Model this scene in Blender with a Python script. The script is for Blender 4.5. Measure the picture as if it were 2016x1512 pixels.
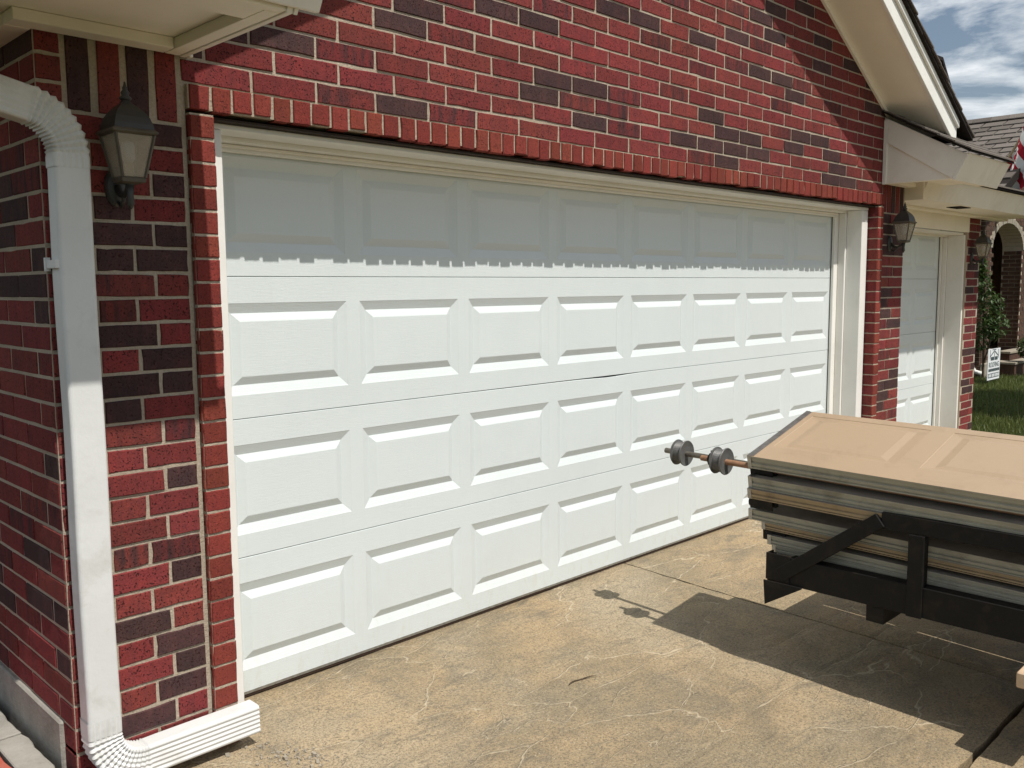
import bpy, bmesh, math, random
from mathutils import Vector, Matrix
random.seed(7)
R = math.radians
scene = bpy.context.scene
for o in list(bpy.data.objects): bpy.data.objects.remove(o, do_unlink=True)
C = scene.collection

# ------------------------------------------------------------------ camera
CAM = Vector((-1.55712, -3.10068, 1.55600)); YAW, PITCH, ROLL = R(44.88189), R(-6.17384), R(-0.42762); FPX = 1773.91
def cam_axes():
    cy, sy, cp, sp = math.cos(YAW), math.sin(YAW), math.cos(PITCH), math.sin(PITCH)
    f = Vector((sy*cp, cy*cp, sp)); r = Vector((cy, -sy, 0)); u = r.cross(f)
    c, s = math.cos(ROLL), math.sin(ROLL)
    return c*r+s*u, -s*r+c*u, f
AX_R, AX_U, AX_F = cam_axes()
cam = bpy.data.cameras.new('camera'); camo = bpy.data.objects.new('camera', cam); C.objects.link(camo)
camo.matrix_world = Matrix(((AX_R.x, AX_U.x, -AX_F.x, CAM.x), (AX_R.y, AX_U.y, -AX_F.y, CAM.y), (AX_R.z, AX_U.z, -AX_F.z, CAM.z), (0, 0, 0, 1)))
cam.sensor_width = 36; cam.lens = FPX*36/2016; cam.clip_start = 0.02; cam.clip_end = 3000
scene.camera = camo

# ------------------------------------------------------------------ sky, sun, exposure
SUN = Vector((0.05, 1.0, -1.73)).normalized()          # direction the light travels
w = bpy.data.worlds.new('World'); scene.world = w; w.use_nodes = True
nt = w.node_tree; nt.nodes.clear()
wo = nt.nodes.new('ShaderNodeOutputWorld'); bg = nt.nodes.new('ShaderNodeBackground'); bg.inputs['Strength'].default_value = 0.066
sky = nt.nodes.new('ShaderNodeTexSky'); sky.sky_type = 'NISHITA'; sky.sun_disc = False
sky.sun_elevation = math.asin(-SUN.z); sky.sun_rotation = math.atan2(-SUN.x, -SUN.y)
sky.air_density = 1.15; sky.dust_density = .8; sky.ozone_density = 1.6
tc = nt.nodes.new('ShaderNodeTexCoord'); mp = nt.nodes.new('ShaderNodeMapping'); mp.inputs['Scale'].default_value = (1.5, 1.5, 5.0)
nz = nt.nodes.new('ShaderNodeTexNoise'); nz.inputs['Scale'].default_value = 4.2; nz.inputs['Detail'].default_value = 9; nz.inputs['Roughness'].default_value = .58; nz.inputs['Distortion'].default_value = .35
cr = nt.nodes.new('ShaderNodeValToRGB'); cr.color_ramp.elements[0].position = .45; cr.color_ramp.elements[1].position = .66
cr.color_ramp.elements[0].color = (0.06, .06, .06, 1); cr.color_ramp.elements[1].color = (.92, .92, .92, 1)
mx = nt.nodes.new('ShaderNodeMix'); mx.data_type = 'RGBA'; mx.inputs[7].default_value = (15.5, 15.9, 16.1, 1)
L = nt.links.new
L(tc.outputs['Generated'], mp.inputs['Vector']); L(mp.outputs[0], nz.inputs['Vector']); L(nz.outputs['Fac'], cr.inputs[0]); L(cr.outputs[0], mx.inputs[0])
L(sky.outputs[0], mx.inputs[6]); L(mx.outputs[2], bg.inputs['Color']); L(bg.outputs[0], wo.inputs[0])
sl = bpy.data.lights.new('sun', 'SUN'); sl.energy = 4.4; sl.angle = R(.53); sl.color = (1.0, .955, .89)
so = bpy.data.objects.new('sun', sl); C.objects.link(so); so.rotation_euler = SUN.to_track_quat('-Z', 'Y').to_euler(); so.location = (0, -10, 18)
scene.render.engine = 'CYCLES'
scene.view_settings.view_transform = 'Standard'; scene.view_settings.look = 'None'; scene.view_settings.gamma = 1; scene.view_settings.exposure = 0.10
scene.view_settings.use_curve_mapping = False

# ------------------------------------------------------------------ materials
class NT:
    def __init__(s, name, rough=.6, spec=.4):
        s.m = bpy.data.materials.new(name); s.m.use_nodes = True; s.t = s.m.node_tree; s.n = s.t.nodes
        s.b = s.n['Principled BSDF']; s.b.inputs['Roughness'].default_value = rough; s.b.inputs['Specular IOR Level'].default_value = spec
    def new(s, t, **kw):
        n = s.n.new(t)
        for k, v in kw.items(): setattr(n, k, v)
        return n
    def link(s, a, b): s.t.links.new(a, b)
    def pos(s, scale=(1, 1, 1), rot=(0, 0, 0), obj=False):
        m = s.new('ShaderNodeMapping'); m.inputs['Scale'].default_value = scale; m.inputs['Rotation'].default_value = rot
        if obj: s.link(s.new('ShaderNodeTexCoord').outputs['Object'], m.inputs[0])
        else: s.link(s.new('ShaderNodeNewGeometry').outputs['Position'], m.inputs[0])
        return m.outputs[0]
    def noise(s, vec, scale, detail=4, rough=.55, dist=0):
        n = s.new('ShaderNodeTexNoise'); s.link(vec, n.inputs['Vector']); n.inputs['Scale'].default_value = scale
        n.inputs['Detail'].default_value = detail; n.inputs['Roughness'].default_value = rough; n.inputs['Distortion'].default_value = dist
        return n.outputs['Fac']
    def ramp(s, fac, stops):
        r = s.new('ShaderNodeValToRGB'); s.link(fac, r.inputs[0]); e = r.color_ramp.elements
        while len(e) < len(stops): e.new(.5)
        for i, (p, c) in enumerate(stops):
            e[i].position = p; e[i].color = (c, c, c, 1) if isinstance(c, (int, float)) else (*c, 1)
        return r.outputs[0]
    def mix(s, f, a, b, mode='MIX'):
        m = s.new('ShaderNodeMix', data_type='RGBA', blend_type=mode)
        for i, v in ((0, f), (6, a), (7, b)):
            if hasattr(v, 'is_output') or hasattr(v, 'links'): s.link(v, m.inputs[i])
            elif i == 0: m.inputs[0].default_value = v
            else: m.inputs[i].default_value = (*v, 1) if not isinstance(v, (int, float)) else (v, v, v, 1)
        return m.outputs[2]
    def math(s, op, a, b=None):
        m = s.new('ShaderNodeMath', operation=op)
        for i, v in ((0, a), (1, b)):
            if v is None: continue
            if isinstance(v, (int, float)): m.inputs[i].default_value = v
            else: s.link(v, m.inputs[i])
        return m.outputs[0]
    def rnd(s):                                            # a random number for each piece, joined or not
        a = s.new('ShaderNodeNewGeometry').outputs['Random Per Island']; b = s.new('ShaderNodeObjectInfo').outputs['Random']
        return s.math('FRACT', s.math('ADD', a, s.math('MULTIPLY', b, 7.13)))
    def color(s, c):
        if hasattr(c, 'links'): s.link(c, s.b.inputs['Base Color'])
        else: s.b.inputs['Base Color'].default_value = (*c, 1)
    def rough(s, r): s.link(r, s.b.inputs['Roughness'])
    def bump(s, h, strength=.3, dist=.01):
        b = s.new('ShaderNodeBump'); b.inputs['Strength'].default_value = strength; b.inputs['Distance'].default_value = dist
        s.link(h, b.inputs['Height']); s.link(b.outputs[0], s.b.inputs['Normal'])
M = {}
def brick_mat(name, base, alt, dark_amt, sat=1.0, pit=1.0):
    t = NT(name, .85, .22); p = t.pos()
    stre = t.noise(t.pos((9, 9, 1.2)), 4, 4, .6)                       # vertical streaks left by the wire cut
    blot = t.noise(p, 13, 4, .65); fine = t.noise(p, 150, 5, .75); speck = t.noise(t.pos((1, 1, .8)), 175, 2, .5)
    c = t.mix(t.ramp(blot, [(.3, 0), (.7, 1)]), base, alt)
    c = t.mix(t.ramp(stre, [(.42, 0), (.66, dark_amt)]), c, (.050, .028, .030))
    c = t.mix(t.ramp(fine, [(.34, .45), (.62, 0)]), c, tuple(x*.35 for x in alt))
    c = t.mix(t.ramp(fine, [(.58, 0), (.78, .30)]), c, tuple(min(1, x*1.5+.02) for x in base))
    sp = t.ramp(speck, [(.335, pit), (.395, 0)])
    c = t.mix(sp, c, (.040, .010, .010))
    c = t.mix(t.ramp(t.noise(p, 34, 6, .8), [(.66, 0), (.78, .40)]), c, (.36, .23, .20))
    hsv = t.new('ShaderNodeHueSaturation'); t.link(c, hsv.inputs['Color']); r = t.rnd()
    mr = t.new('ShaderNodeMapRange'); t.link(r, mr.inputs[0]); mr.inputs[3].default_value = .80; mr.inputs[4].default_value = 1.14; t.link(mr.outputs[0], hsv.inputs['Value'])
    m2 = t.new('ShaderNodeMapRange'); t.link(t.math('FRACT', t.math('MULTIPLY', r, 13.7)), m2.inputs[0]); m2.inputs[3].default_value = .495; m2.inputs[4].default_value = .505; t.link(m2.outputs[0], hsv.inputs['Hue'])
    hsv.inputs['Saturation'].default_value = sat
    h = t.math('SUBTRACT', t.mix(.45, fine, stre), t.math('MULTIPLY', sp, .8))
    t.color(hsv.outputs[0]); t.bump(h, .8, .005); M[name] = t.m
brick_mat('brick_red', (.262, .046, .039), (.198, .041, .037), .28)
brick_mat('brick_mixed', (.225, .036, .031), (.14, .036, .033), .95)
brick_mat('brick_dark', (.105, .046, .042), (.058, .034, .034), .6)
brick_mat('brick_orange', (.265, .050, .033), (.215, .041, .031), .16, pit=.5)
brick_mat('brick_brown', (.150, .078, .045), (.105, .060, .042), .5)
def simple(name, col, rough=.6, spec=.4, var=.0, vscale=6, bump=0, bscale=60, metal=0, bdist=.004, dirt=None):
    t = NT(name, rough, spec); p = t.pos(); c = col
    if var: c = t.mix(t.ramp(t.noise(p, vscale, 5, .6), [(.3, 0), (.72, 1)]), tuple(x*(1-var) for x in col), tuple(min(1, x*(1+var*.6)) for x in col))
    if dirt: c = t.mix(t.ramp(t.noise(p, dirt[1], 6, .68, .4), [(.52, 0), (.78, dirt[2])]), c, dirt[0])
    t.color(c); t.b.inputs['Metallic'].default_value = metal
    if bump: t.bump(t.noise(p, bscale, 4, .65), bump, bdist)
    M[name] = t.m; return t
t = NT('mortar', .95, .1); p = t.pos()
c = t.mix(t.ramp(t.noise(p, 5, 4, .6), [(.3, 0), (.7, 1)]), (.40, .335, .255), (.51, .435, .34))
c = t.mix(t.ramp(t.noise(p, 120, 3, .7), [(.3, .5), (.6, 0)]), c, (.25, .20, .15)); t.color(c); t.bump(t.noise(p, 90, 5, .7), .9, .006); M['mortar'] = t.m
def paint_door(name, col, obj=False, gs=1.0):
    t = NT(name, .42, .45); p = t.pos(obj=obj)
    g = t.pos((3.2*gs, 3.2*gs, 46*gs)) if not obj else t.pos((46, 3.2, 3.2), obj=True)
    gr = t.noise(g, 5.5, 4, .62, .8)
    dirt = t.noise(p, 2.3, 6, .65, .3)
    c = t.mix(t.ramp(dirt, [(.45, 0), (.8, .25)]), col, tuple(x*.82 for x in col))
    c = t.mix(t.ramp(t.noise(p, 38, 2, .5), [(.16, .5), (.2, 0)]), c, (.30, .28, .25))
    if not obj:
        sx_ = t.new('ShaderNodeSeparateXYZ'); t.link(p, sx_.inputs[0])
        low = t.ramp(sx_.outputs['Z'], [(.02, 1), (.30, 0)]); spl = t.ramp(t.noise(t.pos((3, 3, 1)), 9, 7, .75, .6), [(.50, 0), (.76, .35)])
        c = t.mix(t.math('MULTIPLY', low, spl), c, (.50, .43, .33))
        run = t.ramp(t.noise(t.pos((16, 16, .5)), 2.2, 5, .7), [(.58, 0), (.80, .22)]); c = t.mix(run, c, tuple(x*.78 for x in col))
    else:
        c = t.mix(t.ramp(t.noise(p, 3.0, 7, .74, 1.0), [(.52, 0), (.74, .45)]), c, tuple(x*.66 for x in col))
        c = t.mix(t.ramp(t.noise(t.pos((60, 1.5, 1), obj=True), 2, 4, .7), [(.70, 0), (.74, .35)]), c, tuple(min(1, x*1.35) for x in col))
    t.color(c); t.bump(t.mix(.45, t.ramp(gr, [(.35, 0), (.62, 1)]), t.math('MULTIPLY', t.noise(p, 3.1, 2, .4), 6.0)), .16, .0030); M[name] = t.m
paint_door('door_white', (.640, .690, .684)); paint_door('section_tan', (.395, .292, .192), obj=True)
simple('trim_cream', (.80, .76, .67), .55, .35, .06, 3, .12, 60, dirt=((.42, .36, .26), 3.0, .35))
simple('soffit_cream', (.86, .81, .70), .7, .2, .07, 2.2, .15, 40)
simple('trim_white', (.80, .79, .74), .5, .4, .05, 3, .12, 50, dirt=((.5, .47, .4), 4.0, .25))
t = simple('downspout_white', (.68, .685, .665), .42, .45, .06, 5, .10, 26, bdist=.01, dirt=((.36, .33, .27), 7.0, .5))
simple('concrete_grey', (.33, .31, .27), .92, .15, .3, 5, .8, 70, dirt=((.13, .12, .10), 4.5, .8))
simple('concrete_red', (.42, .105, .070), .9, .15, .25, 5, .6, 70, dirt=((.30, .24, .19), 8, .5))
simple('soil', (.055, .042, .030), 1, .05, .4, 12, 1, 60, bdist=.02)
simple('black_metal', (.0075, .0068, .006), .6, .25, .3, 8, .25, 50, dirt=((.030, .020, .013), 14, .8))
simple('lamp_black', (.040, .038, .034), .45, .5, .2, 30, .15, 80)
simple('lamp_bronze', (.095, .080, .058), .5, .4, .2, 30)
simple('galvanised', (.42, .43, .42), .38, .5, .25, 40, .1, 60, metal=.85, dirt=((.14, .12, .10), 14, .6))
simple('drum_metal', (.12, .12, .115), .48, .5, .3, 30, .2, 120, metal=.2, dirt=((.10, .085, .07), 20, .7))
simple('rust_shaft', (.30, .165, .095), .7, .3, .35, 20, .3, 90, dirt=((.16, .13, .10), 9, .8))
simple('steel_shaft', (.17, .155, .13), .5, .5, .3, 20, .2, 90, metal=.5)
simple('section_edge', (.37, .35, .275), .75, .15, .16, 5, .15, 40, dirt=((.11, .085, .06), 6.0, .7))
simple('section_edge_brown', (.37, .28, .17), .75, .15, .2, 5, .15, 40, dirt=((.10, .07, .04), 6.0, .7))
simple('section_blue', (.36, .41, .42), .5, .35, .14, 5, .1, 40, dirt=((.10, .09, .08), 6.0, .6))
simple('section_back', (.23, .205, .17), .8, .12, .25, 3, .15, 40, dirt=((.06, .05, .04), 4.0, .6))
simple('lintel_steel', (.035, .022, .016), .8, .3, .3, 20)
simple('rubber', (.020, .014, .012), .7, .3)
simple('seal_brown', (.075, .045, .032), .7, .3, .3, 8)
simple('wood_block', (.55, .40, .27), .85, .2, .25, 14, .4, 40)
simple('flag_pole', (.58, .45, .28), .6, .3)
simple('flag_red', (.42, .018, .035), .8, .2); simple('flag_white', (.78, .77, .74), .8, .2); simple('flag_blue', (.025, .035, .16), .8, .2)
simple('sign_white', (.78, .80, .80), .5, .3); simple('sign_ink', (.055, .075, .08), .6, .3)
simple('stone_pale', (.34, .30, .235), .9, .15, .25, 8, .5, 40)
simple('siding_grey', (.42, .40, .36), .7, .25, .1, 4)
simple('dark_void', (.012, .010, .009), .9, .1)
simple('bark', (.10, .075, .05), .95, .1, .4, 12, .9, 30, bdist=.02)
t = NT('shingle', .95, .12); p = t.pos(); r = t.rnd()
c = t.mix(t.ramp(r, [(0, 0), (1, 1)]), (.150, .130, .112), (.255, .225, .195))
c = t.mix(t.ramp(t.noise(p, 230, 3, .8), [(.35, .7), (.65, 0)]), c, (.05, .045, .042)); t.color(c); t.bump(t.noise(p, 240, 3, .8), .8, .006); M['shingle'] = t.m
simple('roof_edge', (.030, .025, .022), .95, .1, .4, 40, .8, 90)
def leaf_mat(name, a, b):
    t = NT(name, .5, .4); r = t.rnd(); t.color(t.mix(r, a, b)); t.b.inputs['Subsurface Weight'].default_value = 0
    M[name] = t.m
    tr = t.new('ShaderNodeBsdfTranslucent'); tr.inputs[0].default_value = (b[0]*1.3, b[1]*1.3, b[2], 1); ms = t.new('ShaderNodeMixShader'); ms.inputs[0].default_value = .25
    out = t.n['Material Output']; t.link(t.b.outputs[0], ms.inputs[1]); t.link(tr.outputs[0], ms.inputs[2]); t.link(ms.outputs[0], out.inputs[0])
leaf_mat('leaf', (.035, .075, .018), (.075, .12, .035)); leaf_mat('grass_blade', (.055, .085, .018), (.15, .17, .05))
t = NT('lawn', 1, .05); p = t.pos(); t.color(t.mix(t.ramp(t.noise(p, 9, 6, .7), [(.3, 0), (.7, 1)]), (.035, .05, .014), (.085, .10, .03))); t.bump(t.noise(p, 60, 5, .8), 1, .05); M['lawn'] = t.m
# lantern glass: thin frosted panes
t = NT('lamp_glass', .25, .5); t.color((.50, .44, .34)); t.b.inputs['Transmission Weight'].default_value = .0; t.b.inputs['Alpha'].default_value = .42; M['lamp_glass'] = t.m
simple('bulb_white', (.75, .77, .78), .35, .4); simple('socket_cream', (.55, .46, .30), .6, .3)
# stamped concrete
t = NT('stamped_concrete', .72, .3); p = t.pos()
n1 = t.noise(p, .9, 6, .62, .3); n2 = t.noise(p, 2.8, 7, .70, .6); n3 = t.noise(p, 95, 5, .78); n4 = t.noise(p, .75, 4, .6); n5 = t.noise(t.pos((1.2, 3.4, 1), (0, 0, .25)), 3.2, 7, .72, 1.0)
c = t.mix(t.ramp(n1, [(.40, 0), (.58, 1)]), (.300, .235, .142), (.400, .292, .165))
c = t.mix(t.ramp(n2, [(.44, 0), (.66, .8)]), c, (.200, .165, .108))
c = t.mix(t.ramp(n4, [(.52, 0), (.68, .65)]), c, (.44, .365, .250))
c = t.mix(t.ramp(n5, [(.54, 0), (.68, .6)]), c, (.140, .126, .096))
c = t.mix(t.ramp(n5, [(.30, .45), (.42, 0)]), c, (.43, .345, .225))
c = t.mix(t.ramp(n3, [(.36, .8), (.54, 0)]), c, (.125, .105, .075))
c = t.mix(t.ramp(n3, [(.58, 0), (.74, .5)]), c, (.50, .42, .30))
c = t.mix(t.ramp(t.noise(p, 6, 8, .78, 1.6), [(.58, 0), (.68, .6)]), c, (.125, .110, .082)); c = t.mix(t.ramp(t.noise(p, 190, 2, .6), [(.34, .5), (.43, 0)]), c, (.08, .07, .052)); c = t.mix(t.ramp(t.noise(p, 160, 2, .6), [(.64, 0), (.70, .6)]), c, (.56, .50, .40))
def veins(scale, width, rot, dist, cut, seed):
    mpv = t.pos((scale*.8, scale*2.0, scale), (0, 0, rot))
    ns = t.new('ShaderNodeTexNoise'); t.link(mpv, ns.inputs['Vector']); ns.inputs['Scale'].default_value = .7; ns.inputs['Detail'].default_value = 5; ns.inputs['Roughness'].default_value = .55
    ad = t.new('ShaderNodeVectorMath', operation='MULTIPLY_ADD'); t.link(ns.outputs['Color'], ad.inputs[0]); ad.inputs[1].default_value = (dist,)*3; t.link(mpv, ad.inputs[2])
    v = t.new('ShaderNodeTexVoronoi', feature='DISTANCE_TO_EDGE'); t.link(ad.outputs[0], v.inputs['Vector']); v.inputs['Scale'].default_value = 1.0
    l = t.ramp(v.outputs['Distance'], [(0, 1), (width, 0)])
    k = t.ramp(t.noise(p, 2.1+seed, 4, .6), [(cut, 0), (cut+.06, 1)])
    return t.math('MULTIPLY', l, k), t.ramp(v.outputs['Distance'], [(0, 0), (.10, 1)])
v1, h1 = veins(1.5, .0095, .35, 1.0, .45, 0); v2, h2 = veins(2.9, .014, .12, 1.2, .51, .9)
c = t.mix(t.math('MULTIPLY', v1, .75), c, (.56, .47, .33)); c = t.mix(t.math('MULTIPLY', v2, .65), c, (.53, .44, .31))
t.color(c)
hh = t.math('ADD', t.math('MULTIPLY', h1, .5), t.math('ADD', t.math('MULTIPLY', n3, .30), t.math('ADD', t.math('MULTIPLY', n5, .8), t.math('MULTIPLY', t.math('ADD', v1, v2), .5))))
t.bump(hh, .75, .014); M['stamped_concrete'] = t.m

# ------------------------------------------------------------------ mesh helpers
class MB:
    def __init__(s): s.v = []; s.f = []; s.mi = []
    def add(s, vs, fs, mi=0):
        o = len(s.v); s.v += [tuple(v) for v in vs]; s.f += [tuple(i+o for i in f) for f in fs]; s.mi += [mi]*len(fs)
    def box(s, x0, x1, y0, y1, z0, z1, mi=0):
        s.add([(x, y, z) for z in (z0, z1) for y in (y0, y1) for x in (x0, x1)], [(0, 2, 3, 1), (4, 5, 7, 6), (0, 1, 5, 4), (2, 6, 7, 3), (0, 4, 6, 2), (1, 3, 7, 5)], mi)
    def prism(s, pts, axis, a, b, mi=0):                   # polygon in the two other axes, extruded along axis from a to b
        def mk(p, t): q = list(p); q.insert(axis, t); return tuple(q)
        n = len(pts); vs = [mk(p, a) for p in pts]+[mk(p, b) for p in pts]
        s.add(vs, [tuple(range(n)), tuple(range(2*n-1, n-1, -1))]+[((i+1) % n, i, i+n, (i+1) % n+n) for i in range(n)], mi)
    def obox(s, a, b, wdt, hgt, up=(0, 0, 1), mi=0):        # a bar from a to b
        a, b = Vector(a), Vector(b); d = (b-a).normalized(); sd = d.cross(Vector(up)).normalized()*wdt/2; u = sd.cross(d).normalized()*hgt/2
        vs = [p+sx*sd+sz*u for p in (a, b) for sx, sz in ((-1, -1), (1, -1), (1, 1), (-1, 1))]
        s.add(vs, [(0, 1, 2, 3), (7, 6, 5, 4), (0, 4, 5, 1), (1, 5, 6, 2), (2, 6, 7, 3), (3, 7, 4, 0)], mi)
    def tube(s, pts, r, n=10, mi=0, cap=True):
        pts = [Vector(p) for p in pts]; rs = r if isinstance(r, (list, tuple)) else [r]*len(pts); rings = []; pu = None
        for i, p in enumerate(pts):
            d = (pts[min(i+1, len(pts)-1)]-pts[max(i-1, 0)]).normalized()
            pu = (pu-d*pu.dot(d)).normalized() if pu and (pu-d*pu.dot(d)).length > 1e-4 else d.orthogonal().normalized()
            q = d.cross(pu); rings.append([p+rs[i]*(math.cos(a)*pu+math.sin(a)*q) for a in [2*math.pi*k/n for k in range(n)]])
        vs = [v for rg in rings for v in rg]; fs = []
        for i in range(len(rings)-1):
            for k in range(n): fs.append((i*n+k, i*n+(k+1) % n, (i+1)*n+(k+1) % n, (i+1)*n+k))
        if cap: fs += [tuple(range(n-1, -1, -1)), tuple((len(rings)-1)*n+k for k in range(n))]
        s.add(vs, fs, mi)
    def lathe(s, prof, n, loc=(0, 0, 0), axis=2, mi=0, ph=0):   # prof: (radius, height)
        vs = []
        for r, h in prof:
            for k in range(n):
                a = ph+2*math.pi*k/n; q = [r*math.cos(a), r*math.sin(a)]; q.insert(axis, h); vs.append((q[0]+loc[0], q[1]+loc[1], q[2]+loc[2]))
        fs = []
        for i in range(len(prof)-1):
            for k in range(n): fs.append((i*n+k, i*n+(k+1) % n, (i+1)*n+(k+1) % n, (i+1)*n+k))
        fs += [tuple(range(n-1, -1, -1)), tuple((len(prof)-1)*n+k for k in range(n))]
        s.add(vs, fs, mi)
    def mesh(s, name, mats, smooth=False, bevel=0):
        me = bpy.data.meshes.new(name); me.from_pydata(s.v, [], s.f)
        for m in (mats if isinstance(mats, (list, tuple)) else [mats]): me.materials.append(M[m])
        me.polygons.foreach_set('material_index', s.mi)
        bm = bmesh.new(); bm.from_mesh(me)
        if bevel:
            es = [e for e in bm.edges if len(e.link_faces) == 2 and e.calc_face_angle(0) > .5]
            bmesh.ops.bevel(bm, geom=es, offset=bevel, segments=1, affect='EDGES', clamp_overlap=True)
        bmesh.ops.recalc_face_normals(bm, faces=bm.faces); bm.to_mesh(me); bm.free()
        if smooth: me.polygons.foreach_set('use_smooth', [True]*len(me.polygons))
        me.update(); return me
    def build(s, name, mats, parent=None, smooth=False, bevel=0, loc=None):
        o = bpy.data.objects.new(name, s.mesh(name, mats, smooth, bevel)); C.objects.link(o)
        if loc: o.location = loc
        if parent: o.parent = parent
        return o
def tag(o, label=None, cat=None, group=None, kind=None):
    for k, v in (('label', label), ('category', cat), ('group', group), ('kind', kind)):
        if v: o[k] = v
    return o
def empty(name, loc, label, cat, group=None, rz=0):
    o = bpy.data.objects.new(name, None); C.objects.link(o); o.location = loc; o.rotation_euler.z = rz; o.empty_display_size = .1
    return tag(o, label, cat, group)
def link_obj(name, me, parent=None, loc=(0, 0, 0)):
    o = bpy.data.objects.new(name, me); C.objects.link(o); o.location = loc; o.parent = parent; return o
def boxpart(name, mat, parent, *a, bevel=.003): m = MB(); m.box(*a); return m.build(name, mat, parent, bevel=bevel)
def proj(p):
    q = Vector(p)-CAM; d = q.dot(AX_F)
    if d < .05: return None
    return 1008+FPX*q.dot(AX_R)/d, 756-FPX*q.dot(AX_U)/d
def child_world(o, parent):                                # keep world placement when the parent is an Empty away from the origin
    o.parent = parent; o.matrix_parent_inverse = Matrix.Translation(-Vector(parent.location))

# ------------------------------------------------------------------ dimensions
W, F = -.255, -.275            # face of the wall bricks and of the proud brick frame
S, P = .5334, .6096            # height of a door section, pitch of its panels
DW, DH = 4.877, 2.134
CX = DW/2
XL, XR = -.645, 5.56           # outer corners of the garage front
FL, FR = -.107, 5.045          # inner edges of the brick frame
CH, BL, MJ = .0785, .259, .0092
Z0 = 2.213                     # top of the rowlock course
def rake_z(x): return 3.02-.56*(abs(x-CX)-2.332)
GS = .03
def gz(y): return -.020+GS*min(y, 0)

# ------------------------------------------------------------------ ground, driveway, lawn, path
m = MB(); m.add([(-400, -400, -.42), (400, -400, -.42), (400, 400, -.42), (-400, 400, -.42)], [(0, 1, 2, 3)]); tag(m.build('ground', 'lawn'), kind='structure')
drive = bpy.data.objects.new('driveway', None); C.objects.link(drive); tag(drive, kind='structure')
def slab(x0, x1, y0, y1, seed, nx=40, ny=30):
    rr = random.Random(seed); m = MB(); vs = []; fs = []
    def e(v, a): return v+(rr.uniform(-1, 1)*.004 if a else 0)
    for j in range(ny+1):
        for i in range(nx+1):
            x = x0+(x1-x0)*i/nx; y = y0+(y1-y0)*j/ny; bx_ = i in (0, nx); by_ = j in (0, ny)
            vs.append((e(x, bx_), e(y, by_), gz(y)+(-.006 if bx_ or by_ else 0)+.0018*math.sin(x*5+seed)*math.sin(y*4.3+1)))
    n = len(vs)
    for j in range(ny):
        for i in range(nx): a = j*(nx+1)+i; fs.append((a, a+1, a+nx+2, a+nx+1))
    ring = [i for i in range(nx+1)]+[j*(nx+1)+nx for j in range(1, ny+1)]+[ny*(nx+1)+i for i in range(nx-1, -1, -1)]+[j*(nx+1) for j in range(ny-1, 0, -1)]
    low = [(vs[i][0], vs[i][1], vs[i][2]-.12) for i in ring]
    for k in range(len(ring)): k2 = (k+1) % len(ring); fs.append((ring[k2], ring[k], n+k, n+k2))
    m.add(vs+low, fs); o = m.build('slab', 'stamped_concrete', drive, smooth=False); return o
YB = .02
for (x0, x1, y0, y1) in ((-.60, 2.432, -2.105, YB), (2.444, 5.02, -2.105, YB), (-.60, 2.432, -5.2, -2.125), (2.444, 5.02, -5.2, -2.125), (5.03, 8.6, -2.105, -.20), (5.03, 8.6, -5.2, -2.125), (-.60, 8.6, -11, -5.215)):
    slab(x0, x1, y0, y1, int(x0*10+y0*7+99))
slab(5.60, 8.6, -.195, .42, 5, 30, 8)
m = MB(); m.add([(-.62, .35, -.115), (8.62, .35, -.115), (8.62, -11, -.40), (-.62, -11, -.40)], [(0, 1, 2, 3)]); m.build('joint_bed', 'soil', drive)
# lawn right of the drive
lawn_o = bpy.data.objects.new('lawn', None); C.objects.link(lawn_o); tag(lawn_o, kind='structure')
def lawn_z(x, y): return -.09+.012*math.sin(x*1.3+y)+.01*math.sin(y*2.7-x*.6)
m = MB(); nx, ny = 40, 30; vs = [(8.61+26*i/nx, -8+22*j/ny, lawn_z(8.61+26*i/nx, -8+22*j/ny)) for j in range(ny+1) for i in range(nx+1)]
m.add(vs, [(j*(nx+1)+i, j*(nx+1)+i+1, (j+1)*(nx+1)+i+1, (j+1)*(nx+1)+i) for j in range(ny) for i in range(nx)]); m.build('turf', 'lawn', lawn_o)
m = MB(); rr = random.Random(3)
for k in range(26000):
    x = 8.7+7.6*rr.random()**.8; y = .02*(x-8)+rr.uniform(-.9, 2.6)+(x-8.7)*.16; z = lawn_z(x, y); a = rr.uniform(0, 6.28); h = rr.uniform(.035, .085); wd = rr.uniform(.004, .009); dx, dy = math.cos(a), math.sin(a); ln = rr.uniform(0, .05); b = rr.uniform(0, 6.28)
    m.add([(x-dx*wd, y-dy*wd, z-.01), (x+dx*wd, y+dy*wd, z-.01), (x+math.cos(b)*ln, y+math.sin(b)*ln, z+h)], [(0, 1, 2)])
tag(m.build('grass', 'grass_blade'), 'short green grass blades of the side lawn', 'grass', kind='stuff')
# side path at the left
path = bpy.data.objects.new('side_path', None); C.objects.link(path); tag(path, kind='structure')
def path_slab(x0, x1, y0, y1, mat, top=.065, seed=1):
    rr = random.Random(seed); m = MB(); n = 14
    pts = [(x0, y0+(y1-y0)*i/n) for i in range(n+1)]+[(x1+rr.uniform(-.006, .006), y1-(y1-y0)*i/n) for i in range(n+1)]
    m.prism(pts, 2, -.1, top+rr.uniform(-.004, .004)); return m.build('paving_slab', mat, path, bevel=.004)
path_slab(-.775, -.685, -.45, .13, 'concrete_grey', seed=1); path_slab(-.775, -.690, .14, .75, 'concrete_grey', seed=2); path_slab(-.775, -.685, .76, 1.6, 'concrete_grey', seed=3)
path_slab(-1.30, -.782, -.45, .14, 'concrete_red', seed=4); path_slab(-1.30, -.782, .15, .8, 'concrete_red', seed=5); path_slab(-1.30, -.782, .81, 1.6, 'concrete_red', seed=6)
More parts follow.
